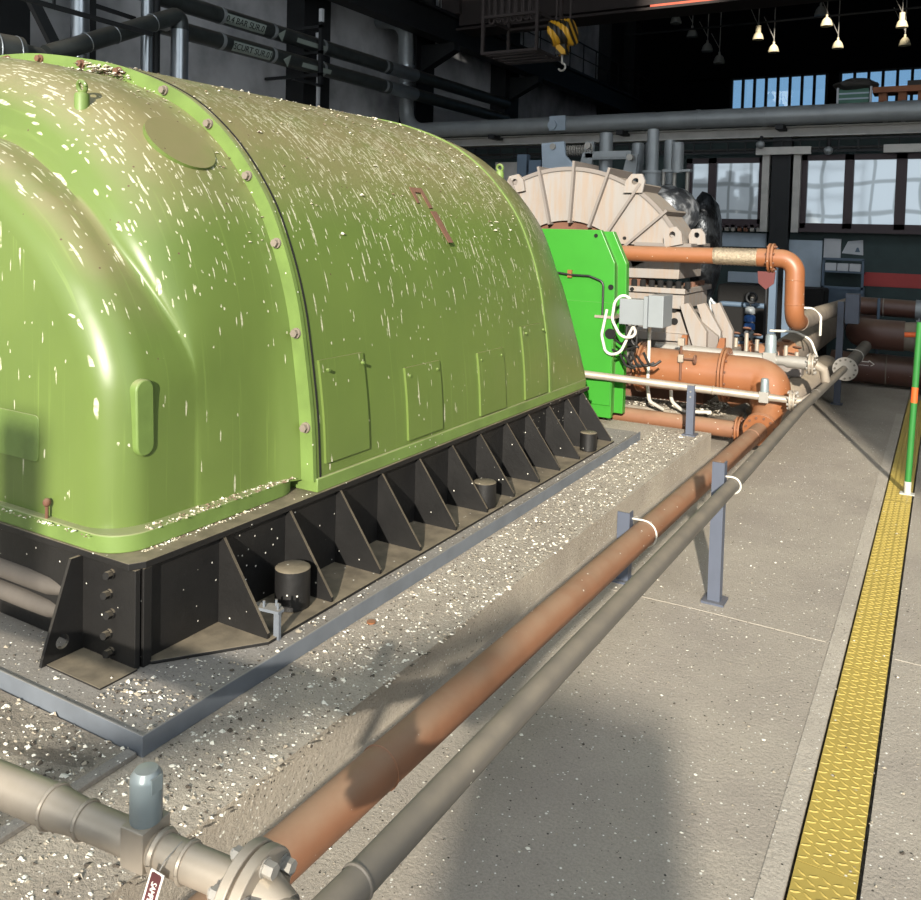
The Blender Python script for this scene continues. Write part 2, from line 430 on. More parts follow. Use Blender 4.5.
for i, (y0, y1) in enumerate(((5.0, 5.4), (9.75, 10.25), (12.75, 13.25), (16.2, 16.75), (22.5, 23.4), (24.5, 25))):
    m = MB(); m.box(-8.62, -8.3, y0, y1, 0, 9); m.box(-8.3, -8.22, y0-.05, y1+.05, 0, 9)
    struct('trim_%d' % (10+i), m, 'darksteel', smooth=0)
m = MB()
m.box(-8.6, 6, 7.9, 25.2, 9, 9.2); m.box(-8.6, 0, 4, 7.9, 9, 9.2); m.box(2.9, 6, 4, 7.9, 9, 9.2); m.box(0, 2.9, 4, 6.1, 9, 9.2)  # roof gap added so sun reaches the cream lamps
for y in (14.5, 18.5, 22): m.box(-8.6, 6, y, y+.25, 8.3, 9)
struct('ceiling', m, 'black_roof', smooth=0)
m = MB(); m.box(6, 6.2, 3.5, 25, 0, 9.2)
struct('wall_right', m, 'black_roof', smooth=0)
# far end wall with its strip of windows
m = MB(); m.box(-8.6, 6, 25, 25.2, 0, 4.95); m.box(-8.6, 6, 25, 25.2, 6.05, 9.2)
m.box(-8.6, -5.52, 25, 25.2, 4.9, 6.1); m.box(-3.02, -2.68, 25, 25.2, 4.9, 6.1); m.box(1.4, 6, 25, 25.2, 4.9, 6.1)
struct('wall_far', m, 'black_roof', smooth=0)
def far_window(n, x0, x1, k):
    f = MB()
    for i in range(k+1):
        x = x0+(x1-x0)*i/k; f.box(x-.035, x+.035, 24.96, 25.06, 4.95, 6.05)
    f.box(x0, x1, 24.96, 25.06, 4.93, 4.98); f.box(x0, x1, 24.96, 25.06, 6.02, 6.07)
    w = struct('window_%d' % n, f, 'darksteel', smooth=0)
    for i in range(k):
        a = x0+(x1-x0)*i/k; b = x0+(x1-x0)*(i+1)/k
        g = MB(); g.box(a+.03, b-.03, 25.0, 25.008, 4.97, 6.03); obj('pane', g, 'glass', w, smooth=0)
far_window(1, -5.52, -3.02, 8); far_window(2, -2.68, 1.4, 12)
# front wall behind the viewer: unseen, its opening and top notch shaped to place the sun
m = MB(); m.box(-8.6, 6, -5.2, -5, 0, 1.9); m.box(FX1, 8, -5.2, -5, 1.9, 12.2); m.box(-8.6, 1.9, -5.2, -5, FZ1, 12.2); m.box(1.9, 3.1, -5.2, -5, FZ1, 11.4); m.box(3.1, FX1, -5.2, -5, FZ1, 12.2)
struct('wall_front', m, 'wall', smooth=0)
m = MB()
for x in (-7.2, -6.0, -4.8, -3.6, -2.4): m.box(x-.04, x+.04, -5.14, -5.06, 1.9, FZ1)
for z in (2.9, 3.9, 5.4, 7): m.box(-8.6, -2.4, -5.14, -5.06, z-.04, z+.04)
m.box(1.32, 1.93, -5.2, -5, 1.9, 2.82)                      # added unseen block, casts the soft dark patch on the floor
m.bar((.10, -5.1, 2.46), (1.36, -5.1, 3.0), .12, .11)  # added unseen slanting bar, casts the shadow band across the plinth
m.box(-.22, .22, -5.16, -5.04, 1.9, 2.36)        # added unseen block, shades the near left corner
m.box(-.60, -.36, -5.16, -5.04, 2.9, 3.42)  # added unseen block, casts the tall dark shape on the cover front
struct('window_3', m, 'darksteel', smooth=0)

# the low building across the back of the hall
m = MB()
m.box(-8.6, -3.3, 12.4, 12.6, 0, 3.05); m.box(-3.3, -2.25, 12.4, 12.6, 0, 1.82); m.box(-2.25, -1.78, 12.4, 12.6, 0, 3.05)
m.box(-1.78, 1.6, 12.4, 12.6, 0, 1.78); m.box(1.6, 6, 12.4, 12.6, 0, 3.05)
m.box(-3.3, -2.25, 12.4, 12.6, 2.72, 3.05); m.box(-1.78, 1.6, 12.4, 12.6, 2.74, 3.05)
m.box(-8.6, 6, 12.4, 16.5, 3.05, 3.2); m.box(-8.6, 6, 13.4, 13.5, 0, 3.05)
struct('wall_back', m, 'green_wall', smooth=0)
m = MB(); m.box(-.94, 3, 12.388, 12.4, 1.02, 1.2)
struct('trim_4', m, 'red', smooth=0)
m = MB(); m.box(-8.4, 6, 12.16, 12.36, 2.98, 3.0); m.box(-8.4, 6, 12.16, 12.36, 3.1, 3.12); m.box(-8.4, 6, 12.25, 12.27, 2.98, 3.12)
struct('trim_5', m, 'pale_beam', smooth=0)
m = MB(); m.box(-2.12, -1.88, 12.2, 12.42, 0, 2.98)
struct('trim_6', m, 'darksteel', smooth=0)
m = MB()
for x in (-2.24, -1.84):
    m.box(x, x+.09, 12.17, 12.19, 1.7, 2.76); m.box(x, x+.012, 12.19, 12.4, 1.7, 2.76); m.box(x+.078, x+.09, 12.19, 12.4, 1.7, 2.76)
struct('trim_7', m, 'pale_beam', smooth=0)
for i, (a, b) in enumerate(((-2.32, -1.62), (-.76, .2))):
    m = MB(); m.box(a, b, 12.1, 12.16, 2.74, 2.84); struct('trim_%d' % (8+i), m, 'pale_beam', smooth=0)
def office_window(n, x0, x1, z0, z1, edges):
    f = MB(); y0, y1 = 12.28, 12.42
    f.box(x0, x1, y0, y1, z0, z0+.07); f.box(x0, x1, y0, y1, z1-.07, z1)
    for a, b in edges: f.box(a, b, y0, y1, z0, z1)
    f.box(x0-.05, x1+.05, 12.2, 12.4, z0-.05, z0)
    w = struct('window_%d' % n, f, 'maroon', smooth=0)
    for (a, b), (c, d) in zip(edges, edges[1:]):
        g = MB(); g.box(b-.01, c+.01, 12.34, 12.35, z0+.06, z1-.06)
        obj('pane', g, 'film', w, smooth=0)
office_window(4, -3.3, -2.22, 1.80, 2.72, ((-3.3, -3.22), (-2.99, -2.88), (-2.30, -2.22)))
office_window(5, -1.78, 1.62, 1.76, 2.74, ((-1.78, -1.68), (-1.22, -1.11), (-.615, -.49), (0, .12), (.6, .72), (1.2, 1.32), (1.55, 1.62)))
m = MB(); m.box(-6.4, -5.85, 12.3, 12.4, 2.0, 2.72); m.box(-5.55, -5.3, 12.3, 12.4, 1.4, 2.72)
struct('trim_9', m, 'pale_beam', smooth=0)
m = MB(); m.box(-5.8, -4.9, 12.32, 12.4, .8, 2.66)
struct('door_1', m, 'maroon', smooth=0)
# ------------------------------------------------------------------ generator
YG = 1.845
GEN = thing('turbo_generator', 'big olive green domed turbine generator splashed with droppings on a black steel base', 'generator', (-2.2, YG, .205), rotz=-math.radians(.57))  # generator coordinates traced from image pixels and scaled about the camera offline
P1 = [(-2.213, .60), (-2.230, .851), (-2.273, 1.134), (-2.315, 1.337), (-2.387, 1.544), (-2.492, 1.755), (-2.681, 1.985), (-2.900, 2.158), (-3.094, 2.257), (-3.296, 2.33), (-3.472, 2.379), (-3.663, 2.417), (-4.05, 2.475), (-4.35, 2.49)]
P2 = [(-2.342, .60), (-2.342, .90), (-2.352, 1.10), (-2.392, 1.22), (-2.445, 1.32), (-2.535, 1.455), (-2.625, 1.55), (-2.715, 1.638), (-2.845, 1.735), (-3.0, 1.832), (-3.16, 1.915), (-3.34, 1.968), (-3.7, 2.02), (-4.35, 2.05)]
def resample(P, n):
    P = [V((x, z)) for x, z in P]
    # smooth with Catmull-Rom then even arc length
    D = []
    for i in range(len(P)-1):
        a = P[max(i-1, 0)]; b = P[i]; c = P[i+1]; d = P[min(i+2, len(P)-1)]
        for k in range(12):
            t = k/12
            D.append(.5*((2*b)+(c-a)*t+(2*a-5*b+4*c-d)*t*t+(3*b-a-3*c+d)*t**3))
    D.append(P[-1])
    for _ in range(6):
        D = [D[0]]+[(D[i-1]+D[i]*2+D[i+1])/4 for i in range(1, len(D)-1)]+[D[-1]]
    L = [0]
    for a, b in zip(D, D[1:]): L.append(L[-1]+(b-a).length)
    out = []; j = 0
    for k in range(n):
        q = L[-1]*k/(n-1)
        while j < len(L)-2 and L[j+1] < q: j += 1
        f = (q-L[j])/max(L[j+1]-L[j], 1e-9); out.append(D[j].lerp(D[j+1], min(f, 1)))
    return out
NH = 60
def whole(P):
    h = resample(P, NH); ax = P[-1][0]
    return h+[V((2*ax-p.x, p.y)) for p in h[-2::-1]]
def inset(P, d):
    out = []
    for i, p in enumerate(P):
        t = (P[min(i+1, len(P)-1)]-P[max(i-1, 0)]).normalized(); n = V((-t.y, t.x))
        if n.x*(p.x+4.35)+n.y*(p.y-.9) > 0: n = -n
        dd = d(p) if callable(d) else d
        q = p+n*dd
        if i in (0, len(P)-1): q = V((q.x, .60))
        out.append(q)
    return out
A1 = whole(P1); A2 = whole(P2); AF = inset(A1, lambda p: .055+.055*max(0, min(1, (1.5-p.y)/.8))); AR = inset(A1, .058)
SIN = lambda a: math.sin(math.radians(a)); COS = lambda a: math.cos(math.radians(a))
def loft(sections, cap0=True, cap1=True):
    m = MB(); uvl = m.b.loops.layers.uv.new('UVMap'); rings = []; info = {}
    for y, P in sections:
        L = 0; ring = []
        for i, p in enumerate(P):
            if i: L += (p-P[i-1]).length
            v = m.b.verts.new((p.x, y(p) if callable(y) else y, p.y)); ring.append(v); info[v] = (v.co.y, L)
        tot = L
        for v in ring: info[v] = (info[v][0], min(info[v][1], tot-info[v][1]) if info[v][1] > tot/2 else info[v][1])
        rings.append(ring)
    for a, b in zip(rings, rings[1:]):
        for k in range(len(a)-1): m.b.faces.new((a[k], a[k+1], b[k+1], b[k]))
    capf = []
    if cap0: capf.append(m.b.faces.new(rings[0][::-1]))
    if cap1: capf.append(m.b.faces.new(rings[-1]))
    for f in m.b.faces:
        for l in f.loops: l[uvl].uv = info[l.vert]
    for f in capf:
        for l in f.loops: l[uvl].uv = (l.vert.co.x, l.vert.co.z-.6)
    return m
rr = .15
sec = []
for a in (90, 78, 66, 54, 42, 30, 20, 10, 0):
    sec.append((YG+rr*(1-SIN(a)), inset(A2, rr*(1-COS(a)))))
YC = 2.07; YS = .38
def low(w):                                        # the crease runs further back low on the side
    def f(p): t = max(0, min(1, (1.62-p.y)/.55)); return w*.13*t*t*(3-2*t)
    return f
for dy in (.05, .012): sec.append((lambda p, dy=dy: YC-dy+low(1)(p), A2))
for a in (88, 82, 74, 66, 58, 50, 42, 34, 26, 18, 10, 0):
    y = YC+YS*(1-SIN(a)); w = 1-COS(a)
    sec.append((lambda p, y=y, a=a: y+low(1-(1-SIN(a))*.9)(p), [p.lerp(q, w*(.97 if a > 85 else 1)) for p, q in zip(AF, A2)]))
sec.append((2.56, AF)); sec.append((2.62, [p.lerp(q, .3) for p, q in zip(AF, AR)])); sec.append((2.68, [p.lerp(q, .85) for p, q in zip(AF, AR)])); sec.append((2.714, AR))
front = loft(sec, True, False)
COVER = obj('cover', front, 'cover', GEN, smooth=50)
body = [(2.714, A1)]+[(2.714+k*.2, A1) for k in range(1, 12)]+[(5.05, A1)]
for k in range(1, 9):
    t = k/8; dd = .10*t*t
    body.append((5.05+.5*t, inset(A1, lambda p, dd=dd: dd*min(1, max(0, (p.y-.62)/.8)))))
for a in (60, 30, 0):
    e = .1*(1-SIN(a)); body.append((5.55+.1*COS(a), inset(A1, lambda p, e=e: (.10+e)*min(1, max(0, (p.y-.62)/.8)))))
obj('rear_cover', loft(body, False, True), 'cover', GEN, smooth=50, label='long rear shell of the cover, streaked with white droppings')
def ringband(y0, y1, Pa, Pb):
    m = MB(); n = len(Pa)
    r = [[m.b.verts.new((p.x, y, p.y)) for p in P] for y, P in ((y0, Pa), (y0, Pb), (y1, Pb), (y1, Pa))]
    for a, b in zip(r, r[1:]+r[:1]):
        for k in range(n-1): m.b.faces.new((a[k], a[k+1], b[k+1], b[k]))
    return m
RING = obj('split_flange', ringband(2.70, 2.72, inset(AR, .01), inset(A1, -.004)), 'cover_plain', GEN, smooth=50, label='lighter green bolted rim around the dome')
obj('seam', ringband(2.742, 2.75, inset(A1, .01), inset(A1, -.0035)), 'hole', GEN, smooth=50)
obj('rear_band', ringband(5.02, 5.05, inset(A1, .01), inset(A1, -.008)), 'cover_plain', GEN, smooth=50)
Lr = inset(A1, .024)
for k in (4, 11, 18, 24, 30, 36, 42, 47, 53, 58, 64):
    p = Lr[k]; b = MB(); b.cyl((p.x, 2.70, p.y), (p.x, 2.690, p.y), .022, 14); b.hexhead((p.x, 2.690, p.y), (.1, -1, 0), .0165, .017)
    obj('bolt', b, 'rust' if k > 40 else 'dusty_pipe', RING, smooth=30)
# flange lip along the foot of the cover
def rrect(x0, x1, y0, y1, r, n=6):
    P = []
    for cx, cy, a0 in ((x1-r, y0+r, -90), (x1-r, y1-r, 0), (x0+r, y1-r, 90), (x0+r, y0+r, 180)):
        P += [(cx+r*COS(a0+90*k/n), cy+r*SIN(a0+90*k/n)) for k in range(n+1)]
    return P
m = MB(); m.prism(rrect(-6.36, -2.278, YG-.03, 2.72, .13), (0, 0, .553), (1, 0, 0), (0, 1, 0), (0, 0, .06)); m.box(-6.36, -2.2, 2.715, 5.62, .553, .61)
obj('cover_foot', m, 'cover_plain', GEN, smooth=30, bevel=.004)
def side_plate(name, y0, y1, z0, z1, t, r=.015, mt='cover', lab=None):
    # follows the side of the shell, a thin plate with a lip
    m = MB(); n = 8
    def xs(z, P=A1):
        h = P[:NH]
        for a, b in zip(h, h[1:]):
            if a.y <= z <= b.y: return a.x+(b.x-a.x)*(z-a.y)/(b.y-a.y)
        return h[0].x
    ra = []
    for d in (-.01, t):
        g = [[m.b.verts.new((xs(z0+(z1-z0)*j/n)+d, y, z0+(z1-z0)*j/n)) for j in range(n+1)] for y in (y0, y1)]
        ra.append(g)
    for j in range(n):
        m.b.faces.new((ra[1][0][j], ra[1][1][j], ra[1][1][j+1], ra[1][0][j+1]))
        for s_ in (0, 1): m.b.faces.new((ra[0][s_][j], ra[1][s_][j], ra[1][s_][j+1], ra[0][s_][j+1]))
    for j in (0, n): m.b.faces.new((ra[0][0][j], ra[0][1][j], ra[1][1][j], ra[1][0][j]))
    o = obj(name, m, mt, GEN, smooth=50, label=lab)
    uvl = o.data.uv_layers.new(name='UVMap')
    for l in o.data.loops:
        c = o.data.vertices[l.vertex_index].co+W[GEN.name]; uvl.data[l.index].uv = (c.y, c.z-.6)
    return o
for i, (y0, y1, z0, z1) in enumerate(((2.775, 3.075, .66, 1.085), (3.39, 3.70, .63, .975), (4.10, 4.40, .62, .965), (4.66, 4.97, .62, 1.06))):
    h = side_plate('access_hatch', y0, y1, z0, z1, .012)
    for yy in (y0+.03, y1-.03):
        b = MB(); b.hexhead((-2.235, yy, z1-.04), (1, 0, 0), .007, .014); obj('screw', b, 'cover_plain', h, smooth=0)
# narrow long cover on the front side
m = MB(); m.prism([(y*.034, z) for y, z in []] or [(1.965+.037*COS(a), 1.075+.037*SIN(a)) for a in range(0, 181, 15)]+[(1.970+.037*COS(a), .885+.037*SIN(a)) for a in range(180, 361, 15)], (-2.38, 0, 0), (0, 1, 0), (0, 0, 1), (.047, 0, 0))
HX = obj('slot_cover', m, 'cover_plain', GEN, smooth=30, bevel=.006)
m = MB(); m.prism(rrect(-3.03, -2.735, .79, .955, .02), (0, YG-.003, 0), (1, 0, 0), (0, 0, 1), (0, .02, 0))
obj('front_plate', m, 'cover_plain', GEN, smooth=30, bevel=.002)
m = MB(); m.cyl((-2.66, YG-.02, .60), (-2.66, YG-.02, .66), .006, 8); m.ellipsoid((-2.66, YG-.02, .668), .014, .014, .016)
obj('rusty_eye_screw', m, 'rust', GEN)
def on_shell(P, x):
    for a, b in zip(P, P[1:]):
        if b.x <= x <= a.x:
            t = (b-a).normalized(); n = V((t.y, -t.x)); n = n if n.y > 0 else -n
            return a.y+(b.y-a.y)*(a.x-x)/(a.x-b.x), n
    return P[-1].y, V((0, 1))
def eyebolt(x, y, z, s_=1.):
    b = MB(); b.lathe([(a*s_, h*s_) for a, h in ((.0, -.09), (.036, -.09), (.036, .052), (.030, .062), (0, .063))], (x, y, z), (0, 0, 1), 18)
    e = obj('eyebolt', b, 'cover_plain', GEN, smooth=40)
    t = MB(); t.torus((x, y, z+.093*s_), (0, 1, .25), .028*s_, .011*s_, 20)
    obj('ring', t, 'cover_plain', e)
eyebolt(-3.03, 2.22, 2.10, .8)
eyebolt(-2.77, 5.32, 2.0, .8)
# round inspection lid on the shoulder
zc, nn = on_shell(AF[:NH], -2.745); n3 = V((nn.x, 0, nn.y))
m = MB(); c = V((-2.745, 2.47, zc)); u = V((0, 1, 0)); w = n3.cross(u)
m.prism(circ(.155, 36), c-n3*.05, u, w, n3*.053); obj('inspection_lid', m, 'cover', GEN, smooth=30)
# rusty name plate remains
zc, nn = on_shell(A1[:NH], -2.49); n3 = V((nn.x, 0, nn.y)); dn = V((nn.y, 0, -nn.x))
m = MB(); c = V((-2.49, 3.93, zc))+n3*.004
for (a, b, q, h) in ((-.07, .07, .10, .125), (-.07, -.045, .02, .125), (.03, .07, .02, .125), (.02, .075, -.16, -.01)):
    pass
m.prism([(-.06, .13), (.06, .13), (.07, .0), (.035, .0), (.03, .1), (-.03, .1), (-.035, .03), (-.06, .03)], c, (0, 1, 0), -dn, n3*.003)
m.prism([(.03, -.02), (.09, -.02), (.10, -.22), (.05, -.22)], c, (0, 1, 0), -dn, n3*.003)
obj('name_plate_remnant', m, 'rust', GEN, smooth=0, label='rusty torn name plate on the dome')

# black base frame
XW = -2.215
m = MB()
m.prism([(-2.222, 1.812), (-2.195, 1.86), (-2.19, 2.2), (-2.19, 5.66), (-6.4, 5.66), (-6.4, 1.78)], (0, 0, .53), (1, 0, 0), (0, 1, 0), (0, 0, .023))
m.box(XW-.02, XW, 1.9, 5.58, .217, .53); m.box(-6.3, XW, 5.56, 5.58, .217, .53)
m.box(-2.47, -2.203, 1.825, 1.845, .205, .53); m.box(-6.3, -2.47, 1.835, 1.855, .205, .53)
m.prism([(-2.24, 1.87), (-2.19, 1.88), (-1.965, 2.185), (-1.965, 5.58), (-2.24, 5.58)], (0, 0, .205), (1, 0, 0), (0, 1, 0), (0, 0, .012))
m.box(-2.225, -2.196, 1.852, 1.885, .205, .53)
m.box(-2.46, -2.195, 1.69, 1.83, .205, .212)
obj('base_frame', m, 'black', GEN, smooth=0, bevel=.002)
for y in (2.2, 2.547, 2.862, 3.165, 3.475, 3.785, 4.085, 4.40, 4.69, 4.995, 5.29, 5.555):
    m = MB(); m.prism([(0, .217), (.235, .217), (.235, .235), (.02, .527), (0, .527)], (XW, y-.006, 0), (1, 0, 0), (0, 0, 1), (0, .012, 0))
    obj('gusset', m, 'black', GEN, smooth=0)
m = MB(); hole = circ(.024, 18, -.075, .262)
m.prism([(0, .205), (-.15, .205), (-.145, .23), (-.045, .527), (0, .527)], (-2.475, 1.825, 0), (0, 1, 0), (0, 0, 1), (.012, 0, 0), [hole])
obj('front_gusset', m, 'black', GEN, smooth=0)
for z, dx in ((.497, 0), (.428, -.012), (.366, .002), (.295, -.012), (.238, 0)):
    b = MB(); b.cyl((-2.315+dx, 1.826, z), (-2.315+dx, 1.818, z), .016, 14); b.hexhead((-2.315+dx, 1.818, z), (.2, -1, .1), .0135, .022)
    obj('bolt', b, 'black', GEN, smooth=20)
for z in (.375, .295):
    b = MB(); b.tube([(-6, 1.835, z), (-2.78, 1.835, z), (-2.66, 1.84, z-.004), (-2.56, 1.855, z-.008)], [.033, .033, .031, .016], 16)
    obj('cooling_tube', b, 'dusty_tube', GEN)
for y, x, r, h in ((2.44, -2.085, .066, .15), (3.86, -2.04, .060, .13), (5.24, -2.02, .055, .12)):
    b = MB(); b.lathe([(r*.9, 0), (r, .004), (r, h-.003), (r-.004, h), (0, h)], (x, y, .217), (0, 0, 1), 26)
    obj('levelling_post', b, 'black', GEN, smooth=40)
# ------------------------------------------------------------------ helpers for pipework
def pipe_flange(parent, c, axis, r, t=.018, gap=.006, bolts=8, mt='orange', mb='rust', br=.009):
    c = V(c); a = V(axis).normalized(); u, w = frame_for(a)
    f = MB(); f.cyl(c-a*(t+gap/2), c-a*gap/2, r, 32); f.cyl(c+a*gap/2, c+a*(t+gap/2), r, 32); f.cyl(c-a*gap, c+a*gap, r*.82, 24)
    o = obj('flange', f, mt, parent, smooth=35, bevel=.0015)
    for k in range(bolts):
        t_ = 2*PI*(k+.5)/bolts; p = c+(u*math.cos(t_)+w*math.sin(t_))*r*.82
        b = MB(); L = t+gap/2+br
        b.tube([p-a*(L+br*.4), p-a*(t+gap/2)], br, 6); b.tube([p+a*(t+gap/2), p+a*(L+br*.4)], br, 6); b.cyl(p-a*L, p+a*L, br*.5, 8)
        obj('bolt', b, mb, o, smooth=20)
    return o
def weld(parent, c, axis, r, mt, w=.006, name='weld'):
    b = MB(); b.torus(c, axis, r, w*.6, 28, rs=6); return obj(name, b, mt, parent)
def ubolt(parent, c, axis, r, mt='cable_white'):
    # a round clamp that hugs the pipe and ends in the post on its left
    c = V(c); b = MB()
    pts = [c+V((-r-.02, 0, r+.004)), c+V((-r*.2, 0, r+.006))]
    pts += [c+V(((r+.006)*math.sin(t), 0, (r+.006)*math.cos(t))) for t in [PI*k/10 for k in range(0, 10)]]
    pts += [c+V((-r*.3, 0, -r-.006)), c+V((-r-.02, 0, -r-.004))]
    b.tube(pts, .0045, 8); return obj('pipe_clamp', b, mt, parent)

# steel kerb of the step
t = thing('steel_kerb', 'blue-grey steel edging around the raised step in front of the generator', 'kerb', (-1.89, 1.6, .15))
m = MB(); m.box(-7.4, -1.888, 1.592, 1.60, .15, .212); obj('front_leg', m, 'kerb', t, smooth=0, bevel=.002)
m = MB(); m.prism([(-1.896, 1.60), (-1.888, 1.592), (-1.868, 5.97), (-1.876, 5.97)], (0, 0, .15), (1, 0, 0), (0, 1, 0), (0, 0, .062)); obj('side_leg', m, 'kerb', t, smooth=0, bevel=.002)
m = MB(); m.prism([(-2.60, 1.30), (-2.60, 1.345), (-2.0, 1.52), (-1.96, 1.49), (-2.0, 1.46)], (0, 0, .152), (1, 0, 0), (0, 1, 0), (0, 0, .006))
obj('flat_bar', m, 'kerb', smooth=0, label='thin flat steel bar lying in the gravel before the steel kerb', cat='steel bar')
m = MB(); m.box(-1.94, -1.902, -.5, 1.585, .15, .166)
obj('edge_strip', m, 'screed', smooth=0, bevel=.003, label='long flat strip edging the gravel bed near the valve block', cat='strip')
m = MB(); m.box(-3.6, -1.945, -.5, 1.585, .15, .158)
struct('trim_20', m, 'rubble', smooth=0)
# small levelling bracket standing on the step
t = thing('levelling_bracket', 'small grey bracket with studs standing beside the black base', 'bracket', (-1.965, 2.228, .205))
m = MB(); m.box(-1.977, -1.953, 2.222, 2.234, .205, .30); obj('stem', m, 'kerb', t, smooth=0)
m = MB(); m.prism([(-2.06, 2.20), (-1.95, 2.215), (-1.95, 2.245), (-1.99, 2.27), (-2.07, 2.23)], (0, 0, .30), (1, 0, 0), (0, 1, 0), (0, 0, .01)); obj('plate', m, 'kerb', t, smooth=0)
for p in ((-1.965, 2.23), (-1.99, 2.25), (-2.02, 2.22)):
    m = MB(); m.cyl((p[0], p[1], .305), (p[0], p[1], .332), .0045, 8); obj('stud', m, 'kerb', t)
m = MB(); m.cyl((-1.83, 2.60, .151), (-1.83, 2.60, .156), .017, 18)
obj('rusty_cap', m, 'orange', label='small round rusty cap lying on the plinth next to the steel kerb', cat='cap')

# yellow tread plates over the floor channel
ys = [(-.5, 2.36), (2.363, 3.55), (3.553, 4.77), (4.773, 6.0), (6.003, 7.3), (7.303, 9.9)]
nm = ['yellow tread plate covering the floor channel, nearest the viewer', 'second yellow tread plate along the floor channel from the near end', 'third yellow tread plate along the floor channel from the near end', 'fourth yellow tread plate along the channel, just before the green rail post', 'fifth yellow tread plate along the channel, the green rail post stands on it', 'farthest yellow tread plate of the floor channel, in the shade']
for (a, b), l in zip(ys, nm):
    m = MB(); m.box(-.277, -.128, a, b, -.008, .002)
    y = max(a, 1.6)+.018; k = 0
    while y < b-.018:
        for j in range(5):
            x = -.2625+.03*j+.004*(k % 2); ev = (k+j) % 2
            d = V((.0125, -.0095, 0)) if ev else V((.0135, .0045, 0)); n = V((d.y, -d.x, 0)).normalized()*-.0048; c = V((x, y, .002))
            e = [m.b.verts.new(q) for q in (c-d, c-n, c+d, c+n)]; tp = [m.b.verts.new(c-d*.6+V((0, 0, .0024))), m.b.verts.new(c+d*.6+V((0, 0, .0024)))]
            m.b.faces.new((e[0], e[1], tp[0])); m.b.faces.new((e[1], e[2], tp[1])); m.b.faces.new((e[1], tp[1], tp[0]))
            m.b.faces.new((e[2], e[3], tp[1])); m.b.faces.new((e[3], e[0], tp[0])); m.b.faces.new((e[3], tp[0], tp[1]))
        y += .026; k += 1
    obj('tread_plate', m, 'yellow', smooth=0, label=l, cat='floor plate', group='yellow tread plates of the floor channel')

# ------------------------------------------------------------------ foreground pipework
OX = lambda y: -1.266+.0215*y        # long orange pipe's axis
t = thing('orange_pipe', 'long orange pipe running low beside the plinth to the big elbow', 'pipe', (OX(1.0), 1.0, 0))
m = MB(); m.tube([(OX(y), y, .235) for y in (.1, 2, 4, 6.42)], .057, 28); obj('pipe_run', m, 'orange_dusty', t)
for y in (1.80, 6.15): weld(t, (OX(y), y, .235), (.0225, 1, 0), .0575, 'orange_dusty')
GXp = [(-.823, 1.144, .535), (-.820, 1.5, .535), (-.786, 3.84, .535), (-.782, 5.9, .530), (-.757, 8.3, .475), (-.715, 9.9, .50)]
t = thing('grey_pipe', 'long grey pipe on posts running from the front flange to the back pipes', 'pipe', (-.84, 1.2, 0))
m = MB(); m.tube([(-.90, 1.01, .552), (-.87, 1.01, .55)]+fillet([(-.87, 1.01, .55), (-.825, 1.015, .54), GXp[0]], .11, 8)[1:]+GXp[1:4]+[GXp[4]], .0305, 24)
obj('pipe_run', m, 'grey_pipe', t)
m = MB(); m.tube([(-.743, 8.32, .475), (-.712, 9.98, .50)], .06, 24); obj('wide_pipe_run', m, 'grey_pipe', t)
FC = V((-.93, 1.013, .552)); FA = V((1, .09, -.06)).normalized(); FU, FW = frame_for(FA)
m = MB(); m.lathe([(.050, .012), (.034, .055), (.0305, .065)], FC, FA, 24); obj('reducer', m, 'stainless', t)
for p, a in (((-.823, 1.144, .535), (0, 1, 0)), ((-.778, 6.6, .517), (0, 1, 0))): weld(t, p, a, .0305, 'grey_pipe')
f = MB(); f.cyl(FC-FA*.03, FC-FA*.012, .080, 40); f.cyl(FC-FA*.013, FC-FA*.005, .066, 32); f.cyl(FC-FA*.006, FC+FA*.014, .080, 40)
fo = obj('flange', f, 'stainless', t, bevel=.002)
for k in range(6):
    a = 2*PI*(k+.5)/6; p = FC+(FU*math.cos(a)+FW*math.sin(a))*.060
    b = MB(); b.cyl(p+FA*.012, p+FA*.016, .0155, 18); b.tube([p+FA*.015, p+FA*.034], .0125, 6); b.tube([p-FA*.046, p-FA*.03], .0125, 6); b.cyl(p-FA*.052, p+FA*.014, .007, 8)
    obj('bolt', b, 'bright_metal', fo, smooth=20)
f = MB(); u, w = frame_for(V((0, 1, 0)))
f.prism(circ(.105, 40), (-.747, 8.30, .475), u, w, (0, .02, 0)); fo = obj('flange', f, 'bright_metal', t)
for k in range(12):
    a = 2*PI*k/12; b = MB(); p = V((-.747, 8.30, .475))+(u*math.cos(a)+w*math.sin(a))*.085; b.hexhead(p, (0, -1, 0), .010, .012); obj('bolt', b, 'grey_pipe', fo, smooth=20)

t = thing('steel_pipe', 'stainless pipe with a reducer and capped valve block in the near left corner', 'pipe', (-1.3, 1.03, .15))
zz = .565; SP = lambda x: V((x, 1.013+.098*(x+.945), zz))
m = MB(); m.tube([SP(-2.6), SP(-1.40), SP(-1.375), SP(-1.34), SP(-1.31), SP(-1.16), SP(-.97)], [.037, .037, .0365, .033, .0305, .0305, .0305], 28); obj('pipe_run', m, 'stainless', t)
for x, r, w in ((-1.385, .0365, .008), (-1.305, .0305, .008), (-1.07, .0305, .008), (-1.128, .031, .012)): weld(t, SP(x), (1, .098, 0), r, 'stainless', w)
m = MB(); m.lathe([(.031, -.075), (.034, -.06), (.048, -.03)], FC, FA, 28); obj('reducer', m, 'stainless', t)
m = MB(); c = SP(-1.165); m.prism([(-.026, -.033), (.024, -.033), (.024, .033), (-.026, .033)], c-V((0, 0, .026)), (1, .098, 0), (-.098, 1, 0), (0, 0, .072)); vb = obj('valve_block', m, 'stainless', t, smooth=0, bevel=.002)
c = c+V((0, 0, .046))
m = MB(); m.lathe([(.0265, 0), (.0275, .004), (.0275, .074), (.0265, .080), (.0195, .090), (0, .092)], c, (0, 0, 1), 30)
